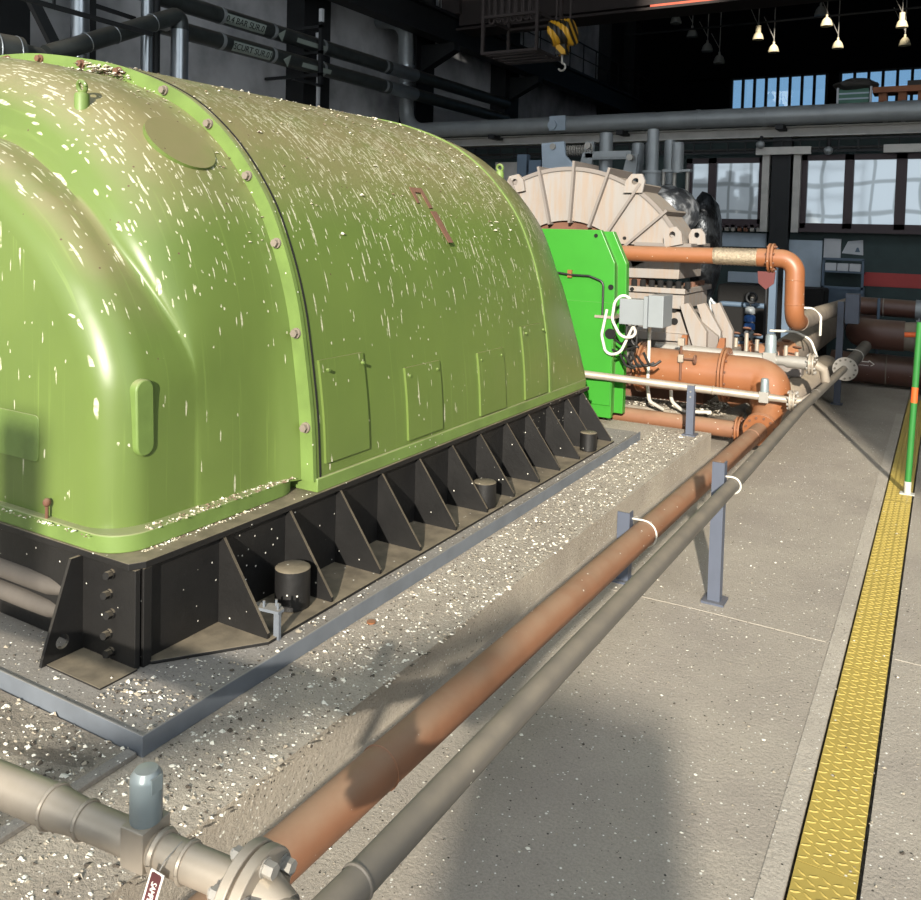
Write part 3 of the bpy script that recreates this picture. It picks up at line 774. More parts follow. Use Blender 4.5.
m.prism([(-.011, .058), (.011, .058), (.011, .084), (-.011, .084)], c+V((.0235, 0, 0)), (0, 1, 0), (0, 0, 1), (.004, 0, 0))
obj('cap', m, 'zinc', vb, smooth=30)
t = thing('pipe_tag', 'dark red tag with a white rim and white lettering below the valve block', 'tag', (-1.086, .95, .576))
c = V((-1.086, .95, .576)); vv = V((-.019, 0, -.056)).normalized(); uu = V((.95, .25, -.32)); uu = (uu-vv*uu.dot(vv)).normalized(); nn = uu.cross(vv)
if nn.y > 0: nn = -nn
m = MB(); m.prism([(-.013, 0), (.013, 0), (.013, .15), (-.013, .15)], c, uu, vv, nn*.002); obj('rim', m, 'white_ink', t, smooth=0)
m = MB(); m.prism([(-.0095, .004), (-.006, .002), (.006, .002), (.0095, .004), (.0095, .146), (-.0095, .146)], c+nn*.002, uu, vv, nn*.001); pl = obj('plate', m, 'tag', t, smooth=0)
m = MB(); m.tube([c+vv*.008, c-vv*.006+V((0, .012, .006)), V((-1.086, 1.0, .596))], .0012, 6); obj('wire', m, 'bright_metal', t)
mx = Matrix((vv, -uu*-1 if False else uu, nn)).transposed().to_4x4(); mx.translation = c+vv*.06+nn*.0032
if mx.to_3x3().determinant() < 0:
    mx = Matrix((vv, -uu, nn)).transposed().to_4x4(); mx.translation = c+vv*.06+nn*.0032
text_mesh('SAMPLE LINE', .0145, 'white_ink', mx, 'lettering', pl)

def post(x, y, z0, z1, w, label, clampat=None, parent_extra=None, loc=None, base=True, d=.012):
    t = thing('pipe_post', label, 'post', (x, y, z0), 'grey-blue pipe posts')
    m = MB(); m.prism([(-w/2, -.004), (w/2, -.004), (w/2, .05), (w/2-.007, .05), (w/2-.007, .004), (-w/2, .004)], (x, y, z0+.01), (1, 0, 0), (0, 1, 0), (0, 0, z1-z0-.01))
    obj('upright', m, 'post', t, smooth=0)
    m = MB(); m.box(x-w/2-.022, x+w/2+.022, y-.03, y+.075, z0, z0+.01); obj('foot_plate', m, 'post', t, smooth=0)
    if clampat: ubolt(t, clampat[0], (0, 1, 0), clampat[1])
    return t
post(-.842, 3.845, 0, .636, .054, 'grey-blue angle post on the open floor clamping the long grey pipe', ((-.786, 3.875, .535), .0305))
post(-1.268, 3.84, 0, .332, .06, 'short grey-blue post beside the plinth clamping the long orange pipe', ((OX(3.88), 3.88, .235), .057))
p3 = post(-1.607, 6.32, .15, .525, .054, 'grey-blue post on the far end of the plinth before the stainless pipe')
for z in (.44, .48): b = MB(); b.cyl((-1.607, 6.316, z), (-1.607, 6.310, z), .006, 10); obj('bolt', b, 'bright_metal', p3)
p4 = post(-.885, 9.13, 0, 1.02, .06, 'tall grey-blue post at the back with a grey box on it', ((-.735, 9.16, .487), .06))
m = MB(); m.box(-.845, -.72, 9.10, 9.24, .81, 1.10); obj('grey_box', m, 'post', p4, smooth=0, bevel=.006)

# green rail post and its orange rail
t = thing('rail_post', 'leaning green rail post with an orange band and white foot on the yellow plate', 'post', (-.155, 6.19, .002))
m = MB(); m.tube([(-.157, 6.19, .07), (-.132, 6.19, 1.12)], .0195, 16); obj('pole', m, 'rail_green', t)
m = MB(); m.tube([(-.1445, 6.19, .60), (-.142, 6.19, .70)], .0202, 16); obj('band', m, 'rail_orange', t)
m = MB(); m.cyl((-.157, 6.19, .004), (-.157, 6.19, .085), .021, 16); m.box(-.2, -.115, 6.16, 6.22, .002, .008); obj('foot', m, 'rail_white', t)
t = thing('orange_rail', 'bright orange rail reaching in from the right edge at the back', 'rail', (-.2, 9.2, 0))
m = MB(); m.tube([(-.315, 9.0, .752), (1.4, 9.0, .90)], .024, 14); obj('rail', m, 'rail_orange', t)
m = MB(); m.tube([(1.3, 9.0, 0), (1.3, 9.0, .89)], .024, 14); obj('support', m, 'rail_green', t)

# ------------------------------------------------------------------ gearbox
GB = thing('gearbox', 'bright green gearbox housing between the generator and the white turbine', 'gearbox', (-2.6, 6.45, .2))
out = [(-3.4, .2), (-2.215, .2), (-2.215, 1.15), (-2.222, 1.41), (-2.34, 1.66), (-3.4, 1.66)]
m = MB(); m.prism(out, (0, 6.3, 0), (1, 0, 0), (0, 0, 1), (0, .05, 0)); FP = obj('front_plate', m, 'fresh_green', GB, smooth=0, bevel=.004)
inn = [(x+.035 if x < -3 else x-.05, z-.03 if z > .3 else z) for x, z in out]
m = MB(); m.prism(inn, (0, 6.35, 0), (1, 0, 0), (0, 0, 1), (0, .17, 0)); obj('casing', m, 'fresh_green_dusty', GB, smooth=0)
out2 = [(x+.02 if x > -3 else x, z-.01 if z > .3 else z) for x, z in out]
m = MB(); m.prism(out2, (0, 6.52, 0), (1, 0, 0), (0, 0, 1), (0, .07, 0)); obj('rear_plate', m, 'fresh_green', GB, smooth=0, bevel=.004)
m = MB(); m.box(-2.85, -2.22, 6.285, 6.3, .3, 1.10); obj('lower_door', m, 'fresh_green', GB, smooth=0, bevel=.003)
for x, z, y, r in ((-2.38, 1.615, 6.296, .016), (-2.245, 1.22, 6.296, .022), (-2.15, 1.20, 6.516, .016), (-2.225, 1.60, 6.516, .014)):
    m = MB(); m.cyl((x, y, z), (x, y+.01, z), r, 16); obj('bolt_hole', m, 'hole', GB)
m = MB(); m.lathe([(.0, 0), (.042, 0), (.042, .012), (.034, .014), (.03, -.002)], (-2.235, 6.284, .86), (0, 1, 0), 20); obj('oil_port', m, 'hole', GB)
m = MB(); m.tube(fillet([(-2.76, 6.28, 1.32), (-2.56, 6.28, 1.30), (-2.42, 6.28, 1.30), (-2.30, 6.28, 1.26), (-2.30, 6.28, .98)], .05), .009, 8); obj('oil_line', m, 'cable_black', GB)
m = MB(); m.box(-2.60, -2.565, 6.275, 6.295, 1.28, 1.34); obj('clip', m, 'orange', GB, smooth=0)
m = MB(); m.box(-2.36, -2.2, 6.27, 6.62, .98, 1.0); obj('cable_tray', m, 'stainless', GB, smooth=0)
for i, (x, z) in enumerate(((-2.30, 1.0), (-2.22, 1.0))):
    m = MB(); m.cyl((x, 6.3, z), (x, 6.3, z+.05), .008, 8); obj('stud', m, 'bright_metal', GB)

# junction box on its conduit
JB = thing('junction_box', 'pale grey double junction box on a thin conduit beside the green gearbox', 'junction box', (-1.95, 6.4, .16))
m = MB(); m.box(-2.145, -1.945, 6.22, 6.35, .95, 1.145); obj('small_box', m, 'box_grey', JB, smooth=0, bevel=.006)
m = MB(); m.box(-1.945, -1.915, 6.18, 6.42, .935, 1.175); obj('box_rim', m, 'box_grey', JB, smooth=0, bevel=.004)
m = MB(); m.box(-1.915, -1.80, 6.2, 6.44, .945, 1.185); obj('tall_box', m, 'box_grey', JB, smooth=0, bevel=.006)
m = MB(); m.tube(fillet([(-1.945, 6.34, .96), (-2.035, 6.648, .88), (-2.035, 6.648, .42), (-2.02, 6.66, .30), (-1.95, 6.80, .22)], .06), .014, 12); obj('conduit', m, 'cable_white', JB)
for i, (a, b, c2) in enumerate(((-2.10, -2.14, .02), (-2.06, -1.98, .05), (-2.02, -2.2, .08))):
    m = MB(); m.tube(fillet([(a, 6.28, .95), (a, 6.28, .86-c2), (b, 6.3, .80-c2), (b-.15, 6.34, .86)], .06), .009, 8); obj('cable', m, 'cable_black', JB)
for pts in ([(-2.26, 6.27, 1.05), (-2.29, 6.25, .85), (-2.25, 6.25, .70), (-2.14, 6.26, .72), (-2.05, 6.28, .94)],
            [(-2.06, 6.28, .95), (-2.0, 6.24, .87), (-2.12, 6.22, .84), (-2.2, 6.22, .98), (-2.19, 6.24, 1.12), (-2.13, 6.26, 1.18), (-2.06, 6.3, 1.12)]):
    m = MB(); m.tube(fillet(pts, .09), .011, 10); obj('cable', m, 'cable_white', JB)
for k in range(5):
    x = -2.17+.05*k; m = MB(); m.tube(fillet([(x, 6.3, .74-.03*(k % 2)), (x+.05, 6.33, .62), (x+.12, 6.36, .60+.02*k)], .05), .01, 8); obj('cable', m, 'cable_black', JB)
m = MB(); m.tube(fillet([(-1.86, 6.70, .40), (-1.86, 6.72, .31), (-1.79, 6.82, .22), (-1.6, 6.95, .215)], .1), .014, 10)
obj('white_hose', m, 'cable_white', label='short white hose bending to the ground behind the stainless pipe', cat='hose')
# ------------------------------------------------------------------ turbine
TB = thing('steam_turbine', 'white ribbed turbine casing fanning out behind the green gearbox', 'turbine', (-3.0, 7.7, .2))
TC = (-3.0, 1.04)
def arc(r, a0, a1, n): return [(TC[0]+r*COS(a0+(a1-a0)*k/n), TC[1]+r*SIN(a0+(a1-a0)*k/n)) for k in range(n+1)]
A0, A1_ = 26, 176
m = MB(); m.prism(arc(1.17, A0, A1_, 48)+arc(.70, A1_, A0, 40), (0, 7.2, 0), (1, 0, 0), (0, 0, 1), (0, .55, 0)); obj('upper_casing', m, 'casing', TB, smooth=30)
m = MB(); m.prism(arc(1.185, A0, A1_, 48)+arc(1.15, A1_, A0, 48), (0, 7.185, 0), (1, 0, 0), (0, 0, 1), (0, .02, 0)); obj('rim', m, 'casing_edge', TB, smooth=30)
m = MB(); m.prism(arc(.72, 10, 170, 40)+arc(.45, 170, 10, 30), (0, 7.24, 0), (1, 0, 0), (0, 0, 1), (0, .4, 0)); obj('inner_ring', m, 'rust', TB, smooth=30)
for a, R1 in ((150, 1.22), (134, 1.22), (118, 1.22), (103.5, 1.22), (87, 1.235), (71, 1.235), (56.5, 1.235), (41, 1.22)):
    d = V((COS(a), 0, SIN(a))); p = V((-SIN(a), 0, COS(a))); c = V((TC[0], 7.2, TC[1]))
    m = MB(); m.prism([(.68, -.05), (R1, -.05), (R1, .56), (.68, .56)], c-p*.011, d, (0, 1, 0), p*.022); obj('rib', m, 'casing_edge', TB, smooth=0)
def lug(c, ux, uz, s_=1., yy=.03):
    sh = [(-.10, 0), (.10, 0), (.10, .12), (.055, .19), (-.055, .19), (-.10, .12)]
    m = MB(); m.prism([(x*s_, z*s_) for x, z in sh], c, ux, uz, (0, yy, 0), [circ(.034*s_, 16, 0, .115*s_)]); obj('lifting_lug', m, 'casing', TB, smooth=0)
lug((-2.385, 7.16, 1.99), (1, 0, 0), (.2, 0, 1), .85); lug((-3.50, 7.16, 1.99), (1, 0, .2), (-.2, 0, 1), .85)
lug((-2.0, 7.12, 1.545), (.95, 0, .2), (-.15, 0, 1), .8); lug((-1.86, 7.35, 1.555), (.95, 0, .1), (-.1, 0, 1), .72)
m = MB(); m.box(-2.35, -1.86, 7.15, 7.8, 1.535, 1.565); m.box(-2.1, -1.86, 7.2, 7.8, 1.44, 1.54); obj('joint_ledge', m, 'casing_edge', TB, smooth=0)
m = MB(); m.prism([(-3.4, 1.24), (-1.97, 1.26), (-1.96, 1.43), (-2.1, 1.55), (-3.4, 1.55)], (0, 7.2, 0), (1, 0, 0), (0, 0, 1), (0, .75, 0)); obj('middle_casing', m, 'casing', TB, smooth=0, bevel=.006)
m = MB(); m.box(-3.4, -1.89, 7.12, 8.05, 1.14, 1.185); obj('lower_flange', m, 'casing', TB, smooth=0, bevel=.004)
for k in range(7):
    m = MB(); x = -2.34+.077*k; m.lathe([(.026, 0), (.026, .05), (.02, .06), (0, .06)], (x, 7.155, 1.185), (0, 0, 1), 12); obj('flange_bolt', m, 'hole', TB)
for k in range(6):
    m = MB(); y = 7.3+.11*k; m.lathe([(.022, 0), (.022, .04), (0, .045)], (-1.93, y, 1.185), (0, 0, 1), 10); obj('flange_bolt', m, 'rust', TB)
m = MB(); m.box(-2.5, -1.905, 7.16, 7.95, 1.01, 1.14); obj('side_block', m, 'casing', TB, smooth=0, bevel=.008)
m = MB(); m.box(-2.12, -2.112, 7.15, 7.17, 1.01, 1.15); obj('block_joint', m, 'hole', TB, smooth=0)
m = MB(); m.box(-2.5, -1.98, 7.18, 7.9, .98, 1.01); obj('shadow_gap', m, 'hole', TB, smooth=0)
m = MB(); m.prism([(-2.5, .98), (-1.95, .98), (-1.86, .74), (-1.86, .70), (-2.2, .66), (-2.5, .62)], (0, 7.2, 0), (1, 0, 0), (0, 0, 1), (0, .6, 0)); LC = obj('lower_casing', m, 'casing', TB, smooth=0, bevel=.006)
m = MB(); m.cyl((-1.99, 7.19, .90), (-1.99, 7.21, .90), .03, 16); obj('hole', m, 'hole', LC)
m = MB(); m.prism([(-2.5, .80), (-1.9, .80), (-1.87, .74), (-2.5, .73)], (0, 7.15, 0), (1, 0, 0), (0, 0, 1), (0, .05, 0)); obj('ledge', m, 'casing', LC, smooth=0)
for i, (dx, dy) in enumerate(((0, 0), (.11, .12), (.20, .24))):
    m = MB(); m.prism([(-1.93+dx, 1.05), (-1.86+dx, 1.07), (-1.70+dx*.8, .84), (-1.70+dx*.8, .69), (-1.80+dx, .67), (-1.82+dx, .74)], (0, 7.12+dy, 0), (1, 0, 0), (0, 0, 1), (0, .07, 0)); obj('foot_rib', m, 'casing', TB, smooth=0, bevel=.004)
m = MB(); m.prism([(-1.88, 1.0), (-1.62, .80), (-1.62, .68), (-1.88, .68)], (0, 7.19, 0), (1, 0, 0), (0, 0, 1), (0, .2, 0)); obj('foot', m, 'casing_edge', TB, smooth=0)
m = MB(); m.box(-2.6, -1.55, 7.2, 7.8, .50, .66); obj('bed_plate', m, 'casing_edge', TB, smooth=0, bevel=.005)
m = MB(); m.box(-2.7, -1.75, 7.3, 8.6, .2, .5); obj('pedestal', m, 'rust', TB, smooth=0)
for x in (-1.93, -1.62):
    m = MB(); m.prism([(0, 0), (.07, 0), (.07, .16), (.03, .16), (0, .05)], (x, 7.12, .64), (1, 0, 0), (0, 0, 1), (0, .05, 0)); obj('bracket', m, 'orange', TB, smooth=0)
m = MB(); m.cyl((-3.0, 6.6, 1.04), (-3.0, 7.24, 1.04), .42, 32); obj('shaft_housing', m, 'rust', TB)

# insulation jackets beyond
def jacket(name, c, r, mt, label, sub=3):
    m = MB(); m.ellipsoid((0, 0, 0), *r, sub=sub, jit=.05)
    for v in m.b.verts: v.co += V(c)
    return obj(name, m, mt, smooth=60, label=label, cat='insulation jacket')
jacket('insulation_jacket', (-2.45, 8.55, 1.86), (.28, .40, .27), 'foil', 'crumpled silver foil jacket behind the ribbed turbine casing')
jacket('insulation_jacket', (-2.20, 9.0, 1.50), (.17, .30, .60), 'foil_dark', 'dark crumpled insulation jacket hanging right of the silver foil')
# steam chest with actuators and levers
VC = thing('valve_gear', 'row of grey steam valve cylinders and levers on top behind the turbine', 'valve gear', (-3.1, 9.2, 1.2))
m = MB(); m.box(-4.4, -2.35, 9.0, 9.6, 1.2, 2.02); obj('steam_chest', m, 'foil_dark', VC, smooth=0, bevel=.05)
for x, y, r, z0, z1 in ((-3.39, 9.2, .075, 2.0, 2.76), (-2.85, 9.2, .065, 2.0, 2.78), (-2.575, 9.2, .065, 2.3, 2.63), (-3.1, 9.45, .07, 2.3, 2.66), (-2.78, 9.6, .06, 2.2, 2.7), (-3.0, 9.6, .06, 2.2, 2.68)):
    m = MB(); m.lathe([(r, 0), (r, z1-z0-.02), (r*.85, z1-z0), (0, z1-z0)], (x, y, z0), (0, 0, 1), 20)
    c = obj('cylinder', m, 'grey_lag', VC)
    if z0 < 2.1:
        b = MB(); b.lathe([(r*1.55, 0), (r*1.55, .28), (r*1.3, .3)], (x, y, 2.03), (0, 0, 1), 20); b.cyl((x, y, 2.3), (x, y, 2.325), r*1.8, 20); obj('collar', b, 'grey_lag', c)
for x in (-2.72, -2.60, -2.46, -3.2):
    m = MB(); m.cyl((x, 9.2, 2.0), (x, 9.2, 2.34), .02, 10); obj('spindle', m, 'bright_metal', VC)
m = MB(); m.box(-2.72, -2.42, 9.15, 9.25, 2.31, 2.335); obj('yoke', m, 'grey_lag', VC, smooth=0)
m = MB(); m.box(-3.62, -3.05, 9.06, 9.12, 2.45, 2.54); m.box(-3.58, -3.1, 9.05, 9.06, 2.47, 2.52); obj('lever', m, 'grey_lag', VC, smooth=0)
m = MB(); m.prism([(-4.1, 2.64), (-3.82, 2.66), (-3.80, 2.5), (-3.6, 2.3), (-3.66, 2.16), (-3.95, 2.16), (-4.08, 2.32)], (0, 9.0, 0), (1, 0, 0), (0, 0, 1), (0, .05, 0)); obj('cam_plate', m, 'panel', VC, smooth=0, bevel=.01)
m = MB(); m.prism([(-3.7, 2.15), (-3.58, 2.65), (-3.48, 2.65), (-3.52, 2.15)], (0, 9.05, 0), (1, 0, 0), (0, 0, 1), (0, .05, 0)); obj('link_arm', m, 'grey_lag', VC, smooth=0)
m = MB(); m.prism([(-3.2, 2.06), (-3.1, 2.5), (-2.98, 2.5), (-3.02, 2.06)], (0, 9.08, 0), (1, 0, 0), (0, 0, 1), (0, .05, 0)); obj('link_arm', m, 'grey_lag', VC, smooth=0)
for x, z in ((-3.95, 2.6), (-3.53, 2.6), (-3.04, 2.46)):
    m = MB(); m.cyl((x, 8.98, z), (x, 9.06, z), .035, 14); obj('pin', m, 'bright_metal', VC)
m = MB()
for k in range(12): m.torus((-3.84+.03*k, 9.1, 2.56), (1, .2, 0), .05, .012, 12, rs=6)
obj('spring', m, 'bright_metal', VC)
m = MB(); m.box(-4.4, -4.28, 9.0, 9.1, 1.6, 2.52); m.box(-4.25, -4.1, 9.0, 9.1, 1.6, 2.45); obj('frame', m, 'blue_steel', VC, smooth=0)

# ------------------------------------------------------------------ pipes round the turbine
t = thing('orange_main_pipe', 'thick orange pipe from the gearbox to an elbow meeting the long orange pipe', 'pipe', (-1.5, 6.85, .14))
m = MB(); m.tube([(-2.16, 6.83, .545), (-1.5, 6.83, .55)], .165, 32); obj('pipe_run', m, 'orange', t)
EL = fillet([(-1.47, 6.83, .55), (-1.13, 6.83, .55), (-1.11, 6.68, .36), (-1.115, 6.50, .245)], .22, 12)
m = MB(); m.tube(EL, [.160-.055*max(0, (i/(len(EL)-1)-.3)/.7) for i in range(len(EL))], 32); obj('elbow', m, 'orange', t)
pipe_flange(t, (-2.14, 6.83, .545), (1, 0, 0), .205, bolts=12); pipe_flange(t, (-1.47, 6.83, .55), (1, 0, 0), .215, bolts=12)
pipe_flange(t, (OX(6.46), 6.47, .235), (.02, -.95, -.25), .125, .02, .004, 12, br=.009)
t = thing('lower_orange_pipe', 'slim orange pipe lying behind the plinth under the stainless pipe', 'pipe', (-1.8, 6.72, 0))
m = MB(); m.tube([(-2.6, 6.72, .15), (-1.16, 6.72, .15)], .066, 24); obj('pipe_run', m, 'orange_dusty', t)
pipe_flange(t, (-1.33, 6.72, .15), (1, 0, 0), .105, .014, .01, 8)
def steel_run(label, y0, z0, y1, z1, x0, x1, r, bx, fl, r2=None, mt='bright_metal'):
    Y = lambda x: y0+(y1-y0)*(x-x0)/(x1-x0)
    Z = lambda x: z0+(z1-z0)*(x-x0)/(x1-x0)
    P = lambda x: V((x, Y(x), Z(x)))
    y, z = Y(bx), Z(bx)
    t = thing('stainless_pipe', label, 'pipe', (x0, y0, z0), 'stainless pipes beside the turbine')
    m = MB(); m.tube([P(x0), P(bx), P(bx+.1), P(bx+.13), P(x1)], [r, r, r*.85, r2 or r*.9, r2 or r*.9], 22); obj('pipe_run', m, mt, t)
    m = MB(); m.box(bx-r*1.15, bx+r*1.15, y-r*1.3, y+r*1.3, z-r*1.35, z+r*1.35); vb = obj('valve_block', m, 'bright_metal', t, smooth=0, bevel=.003)
    m = MB(); m.lathe([(r*1.05, 0), (r*.95, r*2.9), (r*.75, r*3.3), (0, r*3.4)], (bx, y, z+r*1.35), (0, 0, 1), 18); obj('cap', m, 'zinc', vb)
    pipe_flange(t, P(x1), (1, 0, 0), fl, .014, .012, 8, 'stainless', 'bright_metal', .010)
    for q in (bx-.35, bx+.2): weld(t, P(q), (1, 0, 0), r, 'stainless', .01)
    return t
steel_run('lower stainless pipe with a small capped valve block in front of the orange elbow', 6.17, .55, 6.50, .468, -2.55, -.92, .029, -1.11, .073, None, 'stainless')
steel_run('upper stainless pipe with a capped valve block above the orange elbow', 7.06, .69, 7.06, .665, -2.1, -.872, .043, -1.18, .085, .049)
m = MB(); m.tube([(-.90, 6.50, .468), (-.85, 6.50, .47), (-.795, 6.52, .505)], .03, 14); obj('pipe_stub', m, 'stainless', label='short steel stub joining the lower stainless pipe to the grey pipe', cat='pipe')
m = MB(); m.tube([(-.85, 7.06, .665), (-.79, 7.08, .63), (-.775, 7.12, .535)], .035, 14); obj('pipe_stub', m, 'stainless', label='short steel stub joining the upper stainless pipe to the grey pipe', cat='pipe')
# gauge valve on the orange main
t = thing('gauge_valve', 'small steel needle valve with a handwheel on the thick orange pipe', 'valve', (-1.78, 6.66, .5))
m = MB(); m.tube([(-1.78, 6.66, .5), (-1.78, 6.66, .80)], .010, 10); obj('stem', m, 'rust', t)
m = MB(); m.box(-1.80, -1.76, 6.64, 6.68, .64, .70); m.box(-1.805, -1.755, 6.635, 6.685, .77, .83); obj('valve_body', m, 'stainless', t, smooth=0, bevel=.004)
m = MB(); m.tube([(-1.78, 6.66, .67), (-1.67, 6.66, .67)], .008, 8); m.torus((-1.67, 6.66, .67), (1, 0, 0), .032, .008, 16, rs=6); m.bar((-1.67, 6.66, .64), (-1.67, 6.66, .70), .008, .008, (1, 0, 0)); obj('handwheel', m, 'rust', t)
for i, (x, z, lab) in enumerate(((-1.50, .74, 'cluster of small grey valves standing on the bed behind the stainless pipe'), (-1.17, .66, 'smaller valve cluster beside the orange flange at the bed end'))):
    t = thing('valve_cluster', lab, 'valve', (x, 7.9, .4))
    for k in range(3):
        m = MB(); m.cyl((x-.09+.09*k, 7.75, .5), (x-.09+.09*k, 7.75, z+.05*(k % 2)), .018, 10); s_ = obj('stem', m, 'stainless', t)
        b = MB(); b.torus((x-.09+.09*k, 7.75, z+.04+.05*(k % 2)), (0, .3, 1), .03, .008, 14, rs=6); obj('handwheel', b, 'rust', s_)
    m = MB(); m.box(x-.14, x+.14, 7.7, 7.85, .45, .56); obj('manifold', m, 'casing_edge', t, smooth=0, bevel=.01)
t = thing('orange_branch_pipe', 'orange reducing branch with a flange leading to the dusty thick pipe', 'pipe', (-1.35, 7.9, .3))
m = MB(); m.tube([(-1.7, 8.0, .58), (-1.5, 8.0, .58), (-1.32, 8.05, .56), (-1.2, 8.15, .55)], [.07, .08, .14, .16], 22); obj('reducer', m, 'orange', t)
pipe_flange(t, (-1.53, 8.0, .58), (1, 0, 0), .12, bolts=8)
m = MB(); m.tube(fillet([(-1.30, 8.1, .52), (-1.27, 8.6, .54), (-1.22, 10.2, .58), (-1.18, 11.2, .60)], .3), .155, 24)
obj('dusty_pipe', m, 'dusty_pipe', label='thick dusty grey pipe running back from the orange branch', cat='pipe')
m = MB(); m.tube(fillet([(-1.32, 7.35, .10), (-1.1, 7.5, .30), (-1.0, 8.2, .36), (-1.0, 9.2, .34)], .3), .13, 22)
obj('dusty_pipe', m, 'dusty_pipe', label='dusty dark elbow pipe low beneath the stainless flanges', cat='pipe')
m = MB(); m.tube(fillet([(-1.5, 7.15, .3), (-1.30, 7.12, .40), (-1.20, 7.12, .1)], .2), .07, 18)
obj('dark_elbow', m, 'orange_dusty', label='shaded orange elbow tucked behind the big orange elbow', cat='pipe')
# upper orange pipe with a braided hose and the drop
t = thing('upper_orange_pipe', 'upper orange pipe with a braided section that drops down at an elbow', 'pipe', (-1.5, 7.6, .6))
m = MB(); m.tube([(-2.75, 7.03, 1.465), (-1.64, 7.03, 1.474)], .066, 24); obj('pipe_run', m, 'orange', t)
m = MB(); m.tube([(-1.65, 7.03, 1.474)]+[(-1.63+.335*k/24, 7.03, 1.475) for k in range(25)]+[(-1.28, 7.03, 1.475)], [.064]+[.068+.004*(k % 2) for k in range(25)]+[.064], 24); obj('braided_hose', m, 'braid', t)
m = MB(); m.tube([(-1.30, 7.03, 1.475)]+fillet([(-1.24, 7.03, 1.475), (-1.02, 7.03, 1.47), (-1.012, 7.03, .99), (-1.01, 7.30, .965)], .15, 12), .072, 28); obj('drop_pipe', m, 'orange', t)
pipe_flange(t, (-1.195, 7.03, 1.474), (1, 0, 0), .115, .016, .01, 8)
weld(t, (-1.018, 7.03, 1.31), (0, 0, 1), .072, 'orange'); weld(t, (-1.014, 7.03, 1.12), (0, 0, 1), .072, 'orange')
m = MB(); m.tube(fillet([(-1.01, 7.27, .965), (-1.0, 8.4, .94), (-.97, 10.75, .88), (-.9, 10.75, .88)], .25), .075, 24); 
obj('grey_return_pipe', m, 'dusty_pipe', label='dusty grey pipe from the orange drop to the back brown pipe', cat='pipe')
m = MB(); m.tube(fillet([(-1.07, 7.9, 1.03), (-.99, 7.9, 1.03), (-.92, 7.9, .97), (-.92, 7.9, .80)], .05), .011, 8)
obj('wire_hook', m, 'cable_white', label='white bent strap hooked over the dusty grey pipe', cat='strap')
m = MB(); m.tube(fillet([(-1.45, 8.6, .735), (-1.22, 8.6, .745), (-1.08, 8.6, .68), (-1.02, 8.6, .52)], .12), .012, 8)
obj('wire_hook', m, 'cable_white', label='white bent strap lying over the thick dusty pipe', cat='strap')

# brown pipes at the back
t = thing('brown_pipe', 'upper brown pipe along the back wall with a grey coupling', 'pipe', (-.3, 10.6, .8))
m = MB(); m.tube([(-.98, 10.75, .88), (-.25, 10.75, .865)], .10, 22); obj('pipe_run', m, 'brown', t)
m = MB(); m.tube([(-.28, 10.75, .865), (1.6, 10.75, .85)], .112, 22); obj('coupling', m, 'grey_lag', t)
weld(t, (-.6, 10.75, .87), (1, 0, 0), .10, 'bright_metal', .01)
t = thing('brown_pipe', 'middle brown pipe ending in a grey flanged valve on the right', 'pipe', (-.4, 10.3, .4))
m = MB(); m.tube(fillet([(-.80, 11.3, .59), (-.80, 10.35, .60), (-.36, 10.35, .60)], .25), .165, 24); obj('pipe_run', m, 'brown', t)
m = MB(); m.tube([(-.38, 10.35, .60), (-.22, 10.35, .60)], [.15, .165], 22); obj('coupling', m, 'dusty_pipe', t)
pipe_flange(t, (-.20, 10.35, .60), (1, 0, 0), .21, .018, .04, 10, 'grey_lag', 'grey_lag', .014)
m = MB(); m.tube([(-.12, 10.35, .60), (1.4, 10.35, .58)], .12, 20); obj('valve_body', m, 'grey_lag', t)
m = MB(); m.ellipsoid((-.02, 10.18, .53), .06, .05, .05); obj('cap', m, 'blue_valve', t)
t = thing('brown_pipe', 'lowest and thickest brown pipe on the back floor with an outlined arrow', 'pipe', (-.4, 10.55, .02))
m = MB(); m.tube([(-1.1, 10.55, .20), (1.6, 10.55, .17)], .168, 28); obj('pipe_run', m, 'brown', t)
weld(t, (-.53, 10.55, .192), (1, 0, 0), .168, 'dusty_pipe', .012)
m = MB(); zz = .27; pts = [(-.84, .02), (-.70, .02), (-.70, .035), (-.645, 0), (-.70, -.035), (-.70, -.02), (-.84, -.02)]
for a, b in zip(pts, pts[1:]+pts[:1]): m.bar((a[0], 10.404, .262+a[1]), (b[0], 10.404, .262+b[1]), .006, .03, (0, 1, 0))
obj('arrow_mark', m, 'white_ink', t, smooth=0)
for i, (x, lab) in enumerate(((-.52, 'thin pipe hanger rod rising beside the near end of the upper brown pipe'),)):
    m = MB(); m.cyl((x-.12, 10.6, .3), (x-.12, 10.6, .98), .016, 8); obj('hanger_rod', m, 'blue_steel', label=lab, cat='rod')
# ------------------------------------------------------------------ back wall fittings
def wall_panel(label, x0, x1, z0, z1, mt='panel', name='wall_panel', cat='panel', d=.05):
    m = MB(); m.box(x0, x1, 12.4-d, 12.4, z0, z1)
    return obj(name, m, mt, smooth=0, bevel=.006, label=label, cat=cat)
wall_panel('wide pale blue-grey panel under the small curtained window', -2.78, -2.18, 1.48, 1.68)
wall_panel('low pale blue-grey panel left of the red valve handle', -2.68, -2.12, .98, 1.13)
wall_panel('large tall pale blue-grey panel behind the orange drop pipe', -1.99, -1.46, .97, 1.60)
wall_panel('narrow pale panel above the tray rack', -1.44, -1.23, 1.36, 1.63, 'paper')
m = MB(); m.prism([(-1.22, 1.44), (-.96, 1.42), (-.97, 1.62), (-1.15, 1.60)], (0, 12.385, 0), (1, 0, 0), (0, 0, 1), (0, .012, 0))
o = obj('notice_sheet', m, 'paper', smooth=0, label='crooked pale notice sheet pinned above the tray rack', cat='notice')
